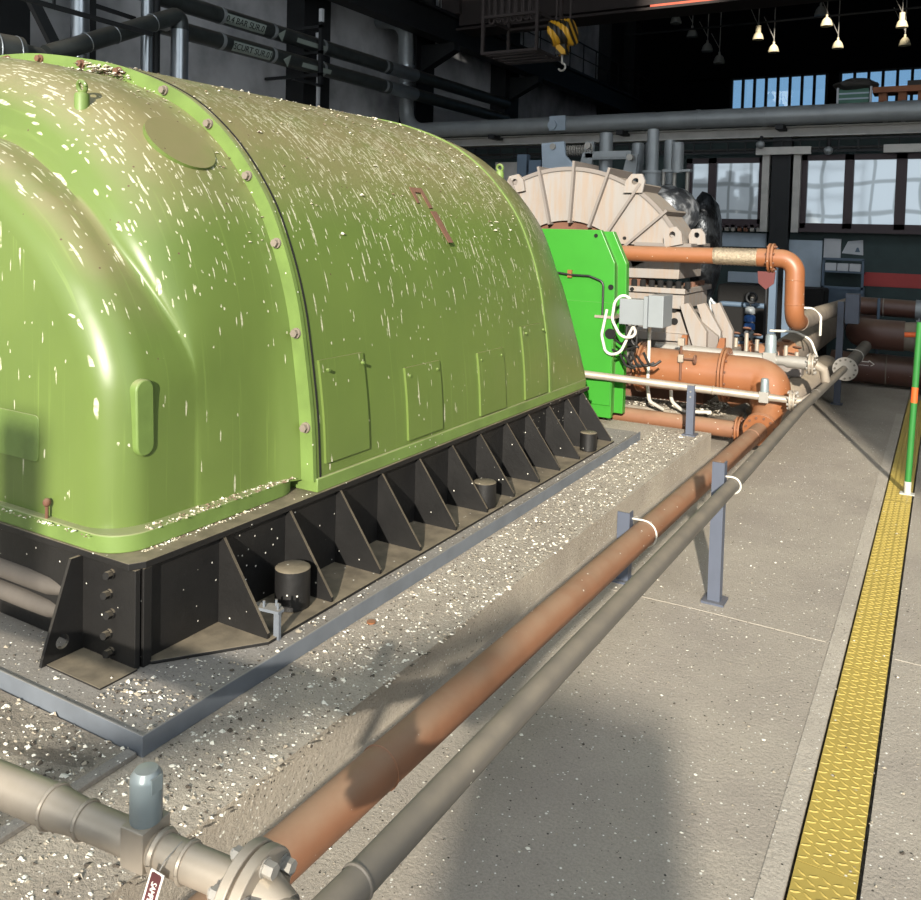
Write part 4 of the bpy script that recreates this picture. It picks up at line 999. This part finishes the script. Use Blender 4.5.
m = MB(); m.prism([(-1.06, 1.46), (-1.0, 1.46), (-1.02, 1.52), (-1.04, 1.52)], (0, 12.38, 0), (1, 0, 0), (0, 0, 1), (0, .006, 0)); obj('printed_mark', m, 'blue_steel', o, smooth=0)
t = thing('tray_rack', 'blue-grey steel wall rack holding three pale trays', 'rack', (-1.18, 12.2, .4))
m = MB()
for x in (-1.42, -.95): m.box(x, x+.03, 12.1, 12.14, .45, 1.37)
m.box(-1.42, -.92, 12.1, 12.14, 1.35, 1.38); m.box(-1.42, -.92, 12.08, 12.3, 1.19, 1.21); m.box(-1.42, -.92, 12.1, 12.14, .98, 1.01); m.box(-1.42, -.92, 12.3, 12.33, .5, 1.0)
obj('frame', m, 'blue_steel', t, smooth=0)
for i, l in enumerate(('left', 'middle', 'right')):
    x = -1.385+.145*i; m = MB(); m.box(x, x+.135, 12.1, 12.25, 1.212, 1.31)
    obj('storage_tray', m, 'paper', smooth=0, bevel=.006, label='%s one of three pale trays on the steel wall rack' % l, cat='tray', group='trays on the wall rack')
t = thing('steel_stanchion', 'blue-grey steel stanchion standing behind the upper orange flange', 'stanchion', (-1.58, 9.6, 0))
m = MB(); m.box(-1.64, -1.57, 9.56, 9.66, 0, 1.52); m.box(-1.5, -1.42, 9.56, 9.7, 0, 1.3); obj('uprights', m, 'blue_steel', t, smooth=0)
m = MB(); m.cyl((-1.76, 9.3, 0), (-1.76, 9.3, 1.0), .018, 10)
obj('gauge_rod', m, 'bright_metal', label='thin upright steel rod left of the blue-grey stanchion', cat='rod')
t = thing('red_handle', 'dark red flag-shaped handle hanging below the upper orange flange', 'handle', (-1.46, 8.4, 1.0))
m = MB(); m.prism([(-1.55, 1.31), (-1.39, 1.31), (-1.40, 1.2), (-1.47, 1.14), (-1.54, 1.2)], (0, 8.4, 0), (1, 0, 0), (0, 0, 1), (0, .02, 0)); obj('flag', m, 'handle_red', t, smooth=0)
m = MB(); m.cyl((-1.47, 8.42, .6), (-1.47, 8.42, 1.3), .012, 8); obj('stem', m, 'darksteel', t)
t = thing('float_gauge', 'small blue and grey float gauge hanging below an iron ring', 'gauge', (-1.6, 8.9, .5))
for z, mt, r in ((.62, 'grey_lag', .05), (.70, 'blue_valve', .055), (.78, 'blue_valve', .055), (.86, 'grey_lag', .05)):
    m = MB(); m.lathe([(r, 0), (r, .05), (r*.6, .07), (0, .07)], (-1.70, 8.9, z), (0, 0, 1), 16); obj('element', m, mt, t)
m = MB(); m.torus((-1.69, 8.9, 1.02), (0, 1, 0), .05, .012, 18, rs=8); m.cyl((-1.7, 8.9, .93), (-1.695, 8.9, .97), .008, 8); m.cyl((-1.7, 8.9, .2), (-1.7, 8.9, .62), .014, 8); obj('ring', m, 'darksteel', t)
t = thing('tubular_stand', 'grey tubular frame standing behind the turbine foot', 'frame', (-1.95, 9.2, 0))
m = MB(); m.tube(fillet([(-2.08, 9.2, 0), (-2.08, 9.2, .92), (-1.6, 9.2, .92)], .05), .028, 12); m.tube([(-2.08, 9.2, .60), (-1.6, 9.2, .60)], .02, 10); m.tube([(-2.08, 9.2, .52), (-1.6, 9.2, .52)], .02, 10); obj('tubes', m, 'blue_steel', t)
for i in range(3):
    m = MB(); m.tube(fillet([(-2.24, 9.0, .45), (-2.20, 9.0, .62), (-2.10+.04*i, 9.0, .80), (-2.14+.04*i, 9.0, 1.02-.04*i), (-2.26, 9.0, 1.08-.04*i)], .12), .016, 10)
    obj('grey_hose', m, 'grey_lag', label='%s of three grey hoses looping beside the tubular frame' % ('innermost', 'middle one', 'outermost')[i], cat='hose', group='looped grey hoses')
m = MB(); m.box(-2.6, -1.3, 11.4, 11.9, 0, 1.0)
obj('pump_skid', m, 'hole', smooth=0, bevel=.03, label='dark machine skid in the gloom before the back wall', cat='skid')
t = thing('terminal_rail', 'short rail of small fittings under the curtained window', 'terminal rail', (-2.5, 12.2, 1.7))
m = MB(); m.box(-2.83, -2.2, 12.25, 12.3, 1.74, 1.755); obj('rail', m, 'panel', t, smooth=0)
for k in range(7):
    m = MB(); m.box(-2.8+.085*k, -2.75+.085*k, 12.2, 12.27, 1.70, 1.77+.01*(k % 3)); obj('terminal', m, ('rust' if k in (3, 4) else 'bright_metal'), t, smooth=0)

# big lagged pipe over the back wall
t = thing('lagged_pipe', 'big grey lagged pipe running along the top of the back wall', 'pipe', (-4, 12.0, 3.1))
m = MB(); m.tube(fillet([(-8.55, 12.0, 5.12), (-8.0, 12.0, 5.05), (-7.93, 12.0, 3.24), (-7.3, 12.0, 3.24), (5.5, 12.0, 3.24)], .33, 10), .125, 26); obj('pipe_run', m, 'grey_lag', t)
for x in (-5.2, -3.09, -2.2, -.75, -.55):
    m = MB(); m.cyl((x-.025, 12.0, 3.24), (x+.025, 12.0, 3.24), .132, 26); obj('band', m, 'grey_lag', t)
for z in (4.3, 4.0):
    m = MB(); m.cyl((-7.965, 12.0, z), (-7.965, 12.0, z+.03), .132, 26); obj('band', m, 'silver_lag', t)
m = MB(); m.box(-5.28, -5.02, 11.86, 11.89, 3.14, 3.36); m.cyl((-5.22, 11.85, 3.22), (-5.22, 11.82, 3.22), .07, 16); obj('gauge_plate', m, 'panel', t, smooth=20)
for x in (-6.3, -4.2, -2.0, .2):
    m = MB(); m.box(x-.05, x+.05, 11.92, 12.36, 3.06, 3.12); obj('bracket', m, 'darksteel', t, smooth=0)
m = MB(); m.box(-8.25, 5.5, 12.18, 12.40, 3.30, 3.385)
obj('steel_ledge', m, 'ledge', smooth=0, label='flat grey steel ledge running just behind and above the big lagged pipe', cat='ledge')
t = thing('cable_ladder', 'dark cable ladder with rungs under the big lagged pipe', 'cable ladder', (-4, 12.15, 2.8))
m = MB()
for z in (2.93, 2.775): m.box(-7.5, 5.5, 12.12, 12.14, z-.012, z+.012)
obj('rails', m, 'darksteel', t, smooth=0)
for k in range(34):
    x = -7.4+.235*k; m = MB(); m.box(x-.008, x+.008, 12.12, 12.14, 2.775, 2.93); obj('rung', m, 'darksteel', t, smooth=0)
m = MB(); m.tube([(-7.5, 12.15, 2.83), (-3, 12.15, 2.81), (5.4, 12.15, 2.84)], .022, 8); obj('cable', m, 'cable_black', t)
for i, x in enumerate((-2.25, -1.40)):
    t = thing('wall_lamp', ('small round dark fitting on the cable ladder above the pale lintel', 'small round fitting hanging over the near curtained windows')[i], 'light fitting', (x, 12.05, 2.75))
    m = MB(); m.ellipsoid((x, 12.03, 2.77+.1*(i == 0)), .06, .06, .055); obj('globe', m, 'grey_lag', t)
    m = MB(); m.cyl((x, 12.05, 2.80+.1*(i == 0)), (x, 12.1, 2.93+.05*(i == 0)), .025, 10); obj('bracket', m, 'darksteel', t)
# things on top of the low building
t = thing('tool_crate', 'green crate under a crumpled dark tarpaulin on the low roof', 'crate', (-1.18, 12.7, 3.2))
m = MB(); m.box(-1.37, -1.0, 12.6, 13.0, 3.201, 3.64); b = obj('box', m, 'crate_green', t, smooth=0)
for z in (3.5, 3.57): m = MB(); m.box(-1.375, -.995, 12.59, 12.6, z, z+.02); obj('slat', m, 'panel', b, smooth=0)
for x in (-1.39, -.985): m = MB(); m.box(x, x+.025, 12.58, 12.62, 3.2, 3.66); obj('corner_post', m, 'paper', b, smooth=0)
m = MB(); m.ellipsoid((-1.18, 12.75, 3.70), .27, .3, .09, 3, .10); obj('tarpaulin', m, 'tarp', t)
t = thing('timber_stack', 'reddish timber planks laid on spacers on the low roof', 'timber', (0, 12.7, 3.2))
m = MB(); m.box(-.95, 1.6, 12.55, 12.9, 3.565, 3.64); obj('plank', m, 'wood', t, smooth=0)
for x in (-.88, -.65, -.42, .1, .7): m = MB(); m.box(x, x+.1, 12.6, 12.85, 3.201, 3.565); obj('spacer', m, 'wood', t, smooth=0)
m = MB(); m.box(-.55, .2, 12.65, 12.85, 3.64, 3.72); obj('dark_board', m, 'tarp', t, smooth=0)

# ------------------------------------------------------------------ left wall pipework
def conduit_thing(label, x, z, y0, y1, r, lab, ly):
    t = thing('wall_pipe', label, 'pipe', (x, y0, z), 'dark lagged pipes along the left wall')
    m = MB(); m.tube([(x, y0, z), (x, y1, z)], r, 22); obj('pipe_run', m, 'conduit', t)
    for y in (7.42, 8.3, 9.3, 10.8): m = MB(); m.cyl((x, y, z), (x, y+.05, z), r*1.05, 22); obj('band', m, 'grey_lag', t)
    for a, b in ((10.95, 11.7),): m = MB(); m.tube([(x, a, z), (x, b, z)], r*1.03, 22); obj('bright_section', m, 'silver_lag', t)
    # curved label plate
    n0 = V((.93, -.10, -.36)).normalized(); c = V((x, ly, z))
    m = MB(); A0_ = -58; A1_2 = 12
    for rr_ in (1,):
        g = []
        for k in range(9):
            a = A0_+(A1_2-A0_)*k/8
            g.append([V((x+(r+d)*COS(a), yy, z+(r+d)*SIN(a))) for d in (.001, .006) for yy in (ly, ly+.66)])
        vv = [[m.b.verts.new(p) for p in row] for row in g]
        for a, b in zip(vv, vv[1:]):
            m.b.faces.new((a[2], a[3], b[3], b[2])); m.b.faces.new((a[0], a[1], b[1], b[0])); m.b.faces.new((a[0], a[2], b[2], b[0])); m.b.faces.new((a[1], a[3], b[3], b[1]))
        m.b.faces.new((vv[0][0], vv[0][1], vv[0][3], vv[0][2])); m.b.faces.new((vv[-1][0], vv[-1][1], vv[-1][3], vv[-1][2]))
    pl = obj('label_plate', m, 'label', t, smooth=50)
    a = math.radians(-22); nn_ = V((math.cos(a), 0, math.sin(a))); upv = V((-math.sin(a), 0, math.cos(a)))
    mx = Matrix((V((0, 1, 0)), upv, nn_)).transposed().to_4x4(); mx.translation = c+nn_*(r+.008)+V((0, .33, 0))
    text_mesh(lab, .105, 'ink', mx, 'lettering', pl)
    for yy in (ly+.95,):
        m = MB(); pts = [(-.06, -.07), (.05, 0), (-.06, .07)]
        c2 = V((x, yy, z))+nn_*(r+.001); m.prism([(-.07, 0), (.04, .08), (.04, -.08)], c2, (0, 1, 0), upv, nn_*.006); obj('flow_arrow', m, 'label', t, smooth=0)
        m = MB(); m.prism([(0, -.03), (.6, -.03), (.6, .03), (0, .03)], c2+V((0, .30, 0)), (0, 1, 0), upv, nn_*.005); obj('flow_strip', m, 'label', t, smooth=0)
    return t
conduit_thing('upper dark lagged pipe with a grey label plate on the left wall', -7.6, 4.09, 4.0, 15, .10, '0.4 BAR SUR.01', 7.47)
conduit_thing('lower dark lagged pipe with a grey label plate on the left wall', -7.6, 3.79, 6.55, 15, .10, 'SCURT SUR.01', 7.58)
t = thing('pipe_bracket', 'black open bracket frame carrying the two dark wall pipes', 'bracket', (-7.4, 9.1, 3.4))
m = MB()
m.box(-7.45, -7.40, 9.08, 9.13, 3.5, 4.52); m.box(-7.45, -7.40, 8.55, 9.13, 3.5, 3.53); m.box(-8.4, -7.40, 9.08, 9.13, 3.64, 3.68); m.box(-8.4, -7.4, 9.08, 9.13, 3.94, 3.98); m.box(-8.4, -7.40, 9.08, 9.13, 4.28, 4.32); obj('frame', m, 'darksteel', t, smooth=0)
m = MB(); m.box(-7.44, -7.39, 9.07, 9.12, 4.36, 4.53); obj('pale_tip', m, 'paper', t, smooth=0)
m = MB(); m.box(-7.9, -7.86, 9.6, 9.64, 3.3, 4.3); m.box(-7.91, -7.85, 9.58, 9.62, 4.15, 4.36)
obj('hanger_post', m, 'paper', smooth=0, label='thin pale hanger post behind the black pipe bracket', cat='post')
# bright vertical downpipes behind the dome
t = thing('silver_pipe', 'silver lagged pipe rising behind the dome and elbowing left to a ringed header', 'pipe', (-7.0, 6.3, 0))
m = MB(); m.tube([(-7.0, 6.3, .151), (-7.0, 6.3, 3.62)], .088, 24); obj('riser', m, 'silver_lag', t)
m = MB(); m.tube(fillet([(-7.0, 6.3, 3.60), (-7.0, 6.3, 3.78), (-7.0, 5.0, 3.18), (-7.0, 4.8, 3.09)], .12), .086, 24); obj('sloping_run', m, 'conduit', t)
for y, z in ((5.95, 3.62), (5.5, 3.41), (5.2, 3.275)): weld(t, (-7.0, y, z), (0, 1.3, .6), .088, 'silver_lag', .008, 'band')
t2 = thing('silver_pipe', 'slim silver pipe standing left of the elbowed silver pipe', 'pipe', (-7.2, 6.05, 0))
m = MB(); m.tube([(-7.2, 6.05, .151), (-7.2, 6.05, 4.02)], .06, 20); obj('riser', m, 'silver_lag', t2)
m = MB(); m.tube([(-7.25, 6.2, .151), (-7.25, 6.2, 4.5)], .05, 12); obj('dark_riser', m, 'darksteel', t2)
t2 = thing('silver_pipe', 'silver pipe near the left edge rising past the black brace', 'pipe', (-7.3, 5.3, 0))
m = MB(); m.tube([(-7.3, 5.35, .206), (-7.3, 5.35, 5)], .085, 22); obj('riser', m, 'silver_lag', t2)
m = MB(); m.box(-7.5, -7.42, 5.55, 5.62, 0, 5); obj('dark_support', m, 'darksteel', t2, smooth=0)
m = MB(); m.tube(fillet([(-7.12, 6.42, 3.5), (-7.14, 6.44, 3.70), (-7.35, 6.5, 3.79), (-7.6, 6.60, 3.79)], .12), .075, 16)
obj('lagged_elbow', m, 'grey_lag', label='small lagged elbow where the lower wall pipe turns by the silver riser', cat='pipe')
m = MB(); m.tube([(-7.23, 3.4, 3.05), (-7.08, 4.6, 3.06)], .15, 24); obj('header', m, 'conduit', t)
for k in range(4): weld(t, (-7.15+.021*k, 4.05+.17*k, 3.056), (.125, 1, 0), .152, 'silver_lag', .012, 'band')
m = MB(); m.tube([(-7.08, 4.6, 3.06), (-7.08, 5.8, 3.02)], .10, 20); obj('header_run', m, 'conduit', t)
# braces and hand rails upper left
t2 = thing('steel_brace', 'black steel brace and rails crossing in the upper left corner', 'truss', (-7.8, 4.6, 3))
m = MB(); m.bar((-7.5, 4.72, 4.1), (-7.5, 5.35, 3.1), .1, .06, (1, 0, 0)); obj('diagonal', m, 'darksteel', t2, smooth=0)
m = MB(); m.bar((-6.83, 3.6, 3.5), (-6.83, 5.8, 3.46), .03, .04); m.bar((-7.56, 4.3, 3.86), (-7.56, 6.2, 3.77), .03, .04); m.bar((-6.83, 4.75, 3.5), (-6.83, 4.75, 4.3), .02, .02); obj('rails', m, 'darksteel', t2, smooth=0)
m = MB(); m.bar((-7.45, 6.6, 4.6), (-7.45, 5.9, 3.9), .04, .04); obj('strut', m, 'kerb', t2, smooth=0)
# ------------------------------------------------------------------ crane
t = thing('crane_runway', 'black crane runway beam with a handrail along the left wall', 'crane runway', (-7.6, 14, 4.7))
m = MB(); m.box(-7.86, -7.6, 4, 25, 4.85, 4.9); m.box(-7.76, -7.70, 4, 25, 4.9, 5.3); m.box(-7.86, -7.6, 4, 25, 5.3, 5.35); obj('beam', m, 'darksteel', t, smooth=0)
for y in (12.95, 16.45, 22.9): m = MB(); m.prism([(-8.3, 4.85), (-7.55, 4.85), (-7.55, 4.72), (-8.3, 4.35)], (0, y-.1, 0), (1, 0, 0), (0, 0, 1), (0, .2, 0)); obj('bracket', m, 'darksteel', t, smooth=0)
m = MB(); m.tube([(-7.95, 13, 6.2), (-7.95, 25, 6.2)], .02, 8); m.tube([(-7.95, 13, 5.85), (-7.95, 25, 5.85)], .014, 8)
for k in range(14): m.tube([(-7.95, 13+.85*k, 5.3), (-7.95, 13+.85*k, 6.2)], .016, 6)
obj('handrail', m, 'darksteel', t)
m = MB(); m.box(-8.3, -7.9, 12, 25, 5.25, 5.3); obj('walkway', m, 'darksteel', t, smooth=0)
t = thing('crane_girder', 'red overhead crane girder crossing the top of the hall', 'crane girder', (-2, 13.5, 5))
m = MB(); m.box(-4.15, 6, 13.0, 13.05, 5.1, 5.16); obj('red_edge', m, 'girder', t, smooth=0)
m = MB(); m.box(-7.86, -7.5, 12.9, 13.5, 5.35, 5.75); obj('end_carriage', m, 'cage', t, smooth=0)
m = MB(); m.box(-7.55, 6, 13.0, 13.4, 5.16, 5.8); m.box(-7.55, 6, 12.9, 13.5, 5.06, 5.1); obj('girder', m, 'cage', t, smooth=0)
t = thing('crane_cage', 'rusty open crane cage hanging under the girder', 'crane cage', (-5, 10.2, 3.9))
m = MB(); xs_ = (-5.44, -4.66); ys_ = (10.0, 10.75)
for x in xs_:
    for y in ys_: m.box(x-.02, x+.02, y-.02, y+.02, 3.93, 5.6)
for z in (3.95, 4.42, 5.0):
    for y in ys_: m.box(xs_[0], xs_[1], y-.015, y+.015, z-.018, z+.018)
    for x in xs_: m.box(x-.015, x+.015, ys_[0], ys_[1], z-.018, z+.018)
for k in range(4): m.box(-5.44, -4.66, 10.1+.17*k, 10.16+.17*k, 3.93, 3.95)
obj('frame', m, 'cage', t, smooth=0)
for k in range(7):
    x = -5.40+.1*k; m = MB(); m.tube(fillet([(x, 10.05, 5.6), (x+.02, 10.05, 4.35+.03*(k % 2)), (x+.09, 10.05, 4.33), (x+.1, 10.05, 5.6)], .04), .016, 6); obj('trailing_cable', m, 'cage', t)
m = MB(); m.box(-5.9, -3.6, 10.0, 10.9, 5.6, 5.7); obj('trolley', m, 'cage', t, smooth=0)
t = thing('hook_block', 'yellow and black striped crane hook block', 'hook block', (-4.13, 9.6, 3.55))
m = MB()
for k in range(5): m.lathe([(.0, -.026), (.155, -.026), (.165, 0), (.155, .026), (0, .026)], (-4.13-.11+.055*k, 9.6, 4.02), (1, 0, .15), 26)
obj('sheaves', m, 'hook', t, smooth=40)
m = MB(); m.box(-4.19, -4.07, 9.54, 9.66, 3.76, 3.9); obj('shank', m, 'hook', t, smooth=0)
m = MB(); m.tube([(-4.13, 9.6, 3.77), (-4.13, 9.6, 3.66)]+[(-4.13+.045*math.sin(a), 9.6, 3.615+.045*math.cos(a)) for a in [PI*k/8 for k in range(0, 12)]], .013, 8); obj('hook', m, 'bright_metal', t)
for x in (-4.22, -4.04): m = MB(); m.cyl((x, 9.6, 4.1), (x, 9.6, 5.6), .012, 6); obj('rope', m, 'cage', t)
# ------------------------------------------------------------------ hanging lamps
def lamp(x, y, z, label, mt='lamp', tall=True, s_=1.):
    t = thing('pendant_lamp', label, 'lamp', (x, y, z), 'bell-shaped hall lamps')
    m = MB(); m.lathe([(.10*s_, 0), (.098*s_, .03*s_), (.075*s_, .10*s_), (.04*s_, .145*s_), (.0, .15*s_)], (x, y, z), (0, 0, 1), 20); obj('shade', m, mt, t, smooth=40)
    m = MB(); m.cyl((x, y, z+.14*s_), (x, y, z+(.26 if tall else .2)*s_), (.048 if tall else .02)*s_, 14); obj('housing', m, mt, t)
    m = MB(); m.cyl((x, y, z+.2*s_), (x+.02, y, 8.9), .01, 6); m.cyl((x, y, z+.26*s_), (x-.2, y, z+.7), .008, 6); obj('hanger', m, 'bright_metal', t)
lamp(-3.30, 17, 5.36, 'tall cream bell lamp at the left of the lit lamps'); lamp(-3.08, 17.4, 5.18, 'small cream bell lamp hanging lower right beside the leftmost lit lamp', tall=False)
lamp(-2.10, 17, 5.50, 'cream bell lamp in the upper middle of the lit lamps', tall=False, s_=1.05); lamp(-1.94, 17.4, 5.16, 'small wide cream bell lamp below the middle one', tall=False)
lamp(-.87, 17, 5.36, 'tall cream bell lamp at the right edge'); lamp(-.83, 17.4, 5.12, 'small wide cream bell lamp below the rightmost one', tall=False)
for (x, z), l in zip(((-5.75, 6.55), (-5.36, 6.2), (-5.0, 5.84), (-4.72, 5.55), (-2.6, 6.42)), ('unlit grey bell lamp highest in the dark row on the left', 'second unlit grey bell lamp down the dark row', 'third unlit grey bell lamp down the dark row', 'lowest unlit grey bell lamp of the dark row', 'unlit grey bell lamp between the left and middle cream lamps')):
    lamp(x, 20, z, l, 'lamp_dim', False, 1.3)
m = MB(); m.tube([(-6, 17.2, 5.72), (3, 17.2, 5.74)], .02, 8)
obj('lamp_wire_rail', m, 'darksteel', label='thin dark rail crossing behind the cream lamps', cat='rail')

# ------------------------------------------------------------------ loose chips and droppings
def chips(name, n, place, smin, smax, mt, label):
    m = MB()
    for _ in range(n):
        x, y, z = place(); s_ = R.uniform(smin, smax)*(1 if R.random() < .85 else 1.7); a = R.uniform(0, 2*PI); e = R.uniform(.45, 1); h = s_*R.uniform(.25, .7)
        k = R.choice((4, 5, 5)); c = V((x, y, z))
        rim = [m.b.verts.new(c+V((s_*math.cos(a+2*PI*i/k)*R.uniform(.6, 1.1), s_*e*math.sin(a+2*PI*i/k)*R.uniform(.6, 1.1), R.uniform(0, h*.3)))) for i in range(k)]
        top = m.b.verts.new(c+V((R.uniform(-.3, .3)*s_, R.uniform(-.3, .3)*s_, h)))
        for i in range(k): m.b.faces.new((rim[i], rim[(i+1) % k], top))
    return obj(name, m, mt, smooth=0, kind='stuff', label=label, cat='debris')
def on_floor():
    while 1:
        y = 1.2+7.5*R.random()**1.3; x = R.uniform(-1.45, .7)
        if not -.29 < x < -.11 or R.random() < .4: return x, y, 0.002
chips('floor_chips', 2600, on_floor, .002, .006, 'chips', 'scattered white and dark chips strewn over the open floor')
chips('plinth_chips', 3600, lambda: (R.uniform(-1.87, -1.50-.02), 1.0+5.4*R.random(), .15), .003, .009, 'chips', 'dense flaky chips strewn on the plinth before the kerb')
chips('step_chips', 900, lambda: (R.uniform(-2.18, -1.9) if R.random() < .8 else R.uniform(-3, -2.2), 1.0+.62+(4.2*R.random()**1.2 if R.random() < .8 else .18*R.random()), .206), .003, .010, 'chips', 'chips lying on the raised step between the kerb and the black base')
chips('gravel_chips', 1500, lambda: (R.uniform(-3.2, -1.95), R.uniform(.6, 1.585), .158), .003, .012, 'chips', 'gravelly chips in the bed before the steel kerb corner')
chips('rubble_chips', 500, lambda: (R.uniform(-2.3, -1.5), R.uniform(6.9, 7.5), .2 if R.random() < .0 else .2), .006, .02, 'chips', 'white rubble lying under the thick orange pipe')
def on_ledge():
    if R.random() < .72:
        y = 1.95+.72*R.random(); return R.uniform(-2.325, -2.27)+.01*(y-1.8), y, .613
    return R.uniform(-3.1, -2.40), R.uniform(1.785, 1.808), .613
ch = chips('ledge_chips', 300, on_ledge, .003, .008, 'cover_chips', 'flaky droppings heaped along the ledge round the green cover')
def on_plate():
    y = 2.6+2.9*R.random() if R.random() < .5 else 1.9+.6*R.random(); return R.uniform(-2.262, -2.24)+.01*(y-1.8)+(.03 if y > 2.6 else -.02), y, .553
chips('plate_chips', 260, on_plate, .003, .007, 'cover_chips', 'flaky droppings on the rim of the black base plate')
hA = A1[:NH]; hF = AF[:NH]
def on_dome():
    y = R.uniform(2.3, 5.4) if R.random() < .7 else R.uniform(3.6, 5.0)
    P = hA if y > 2.72 else hF
    if y < 2.5: y += .25
    y = min(y, 5.0-R.random()*.4) if y > 5 else y
    i = min(NH-2, int(NH*(.30+.66*R.random()**.8))); p = P[i].lerp(P[i+1], R.random())
    return p.x+.01*(y-1.8), y, p.y+.001
chips('dome_chips', 620, on_dome, .004, .013, 'cover_chips', 'crusted white droppings clinging to the top of the green dome')
def heap():
    x = max(-3.7, min(-3.34, R.gauss(-3.52, .08))); return x+.009, 2.715+R.gauss(0, .018), on_shell(AR[:NH], x)[0]+R.random()*.045
chips('rim_heap', 220, heap, .008, .02, 'cover_chips', 'heap of white droppings on the dome rim near the top')

# repeats of one kind carry one group
for base, g in (('silver_pipe', 'silver lagged risers behind the dome'), ('brown_pipe', 'brown pipes at the back wall'), ('dusty_pipe', 'dusty grey pipes behind the orange elbow'),
                ('pipe_stub', 'short steel stubs on the stainless flanges'), ('wire_hook', 'white straps over the dusty pipes'), ('insulation_jacket', 'insulation jackets behind the turbine'),
                ('valve_cluster', 'valve clusters on the turbine bed'), ('wall_panel', 'panels on the back wall'), ('wall_lamp', 'round fittings over the office windows')):
    for o in bpy.data.objects:
        if o.parent is None and o.name.split('.')[0] == base and 'group' not in o: o['group'] = g
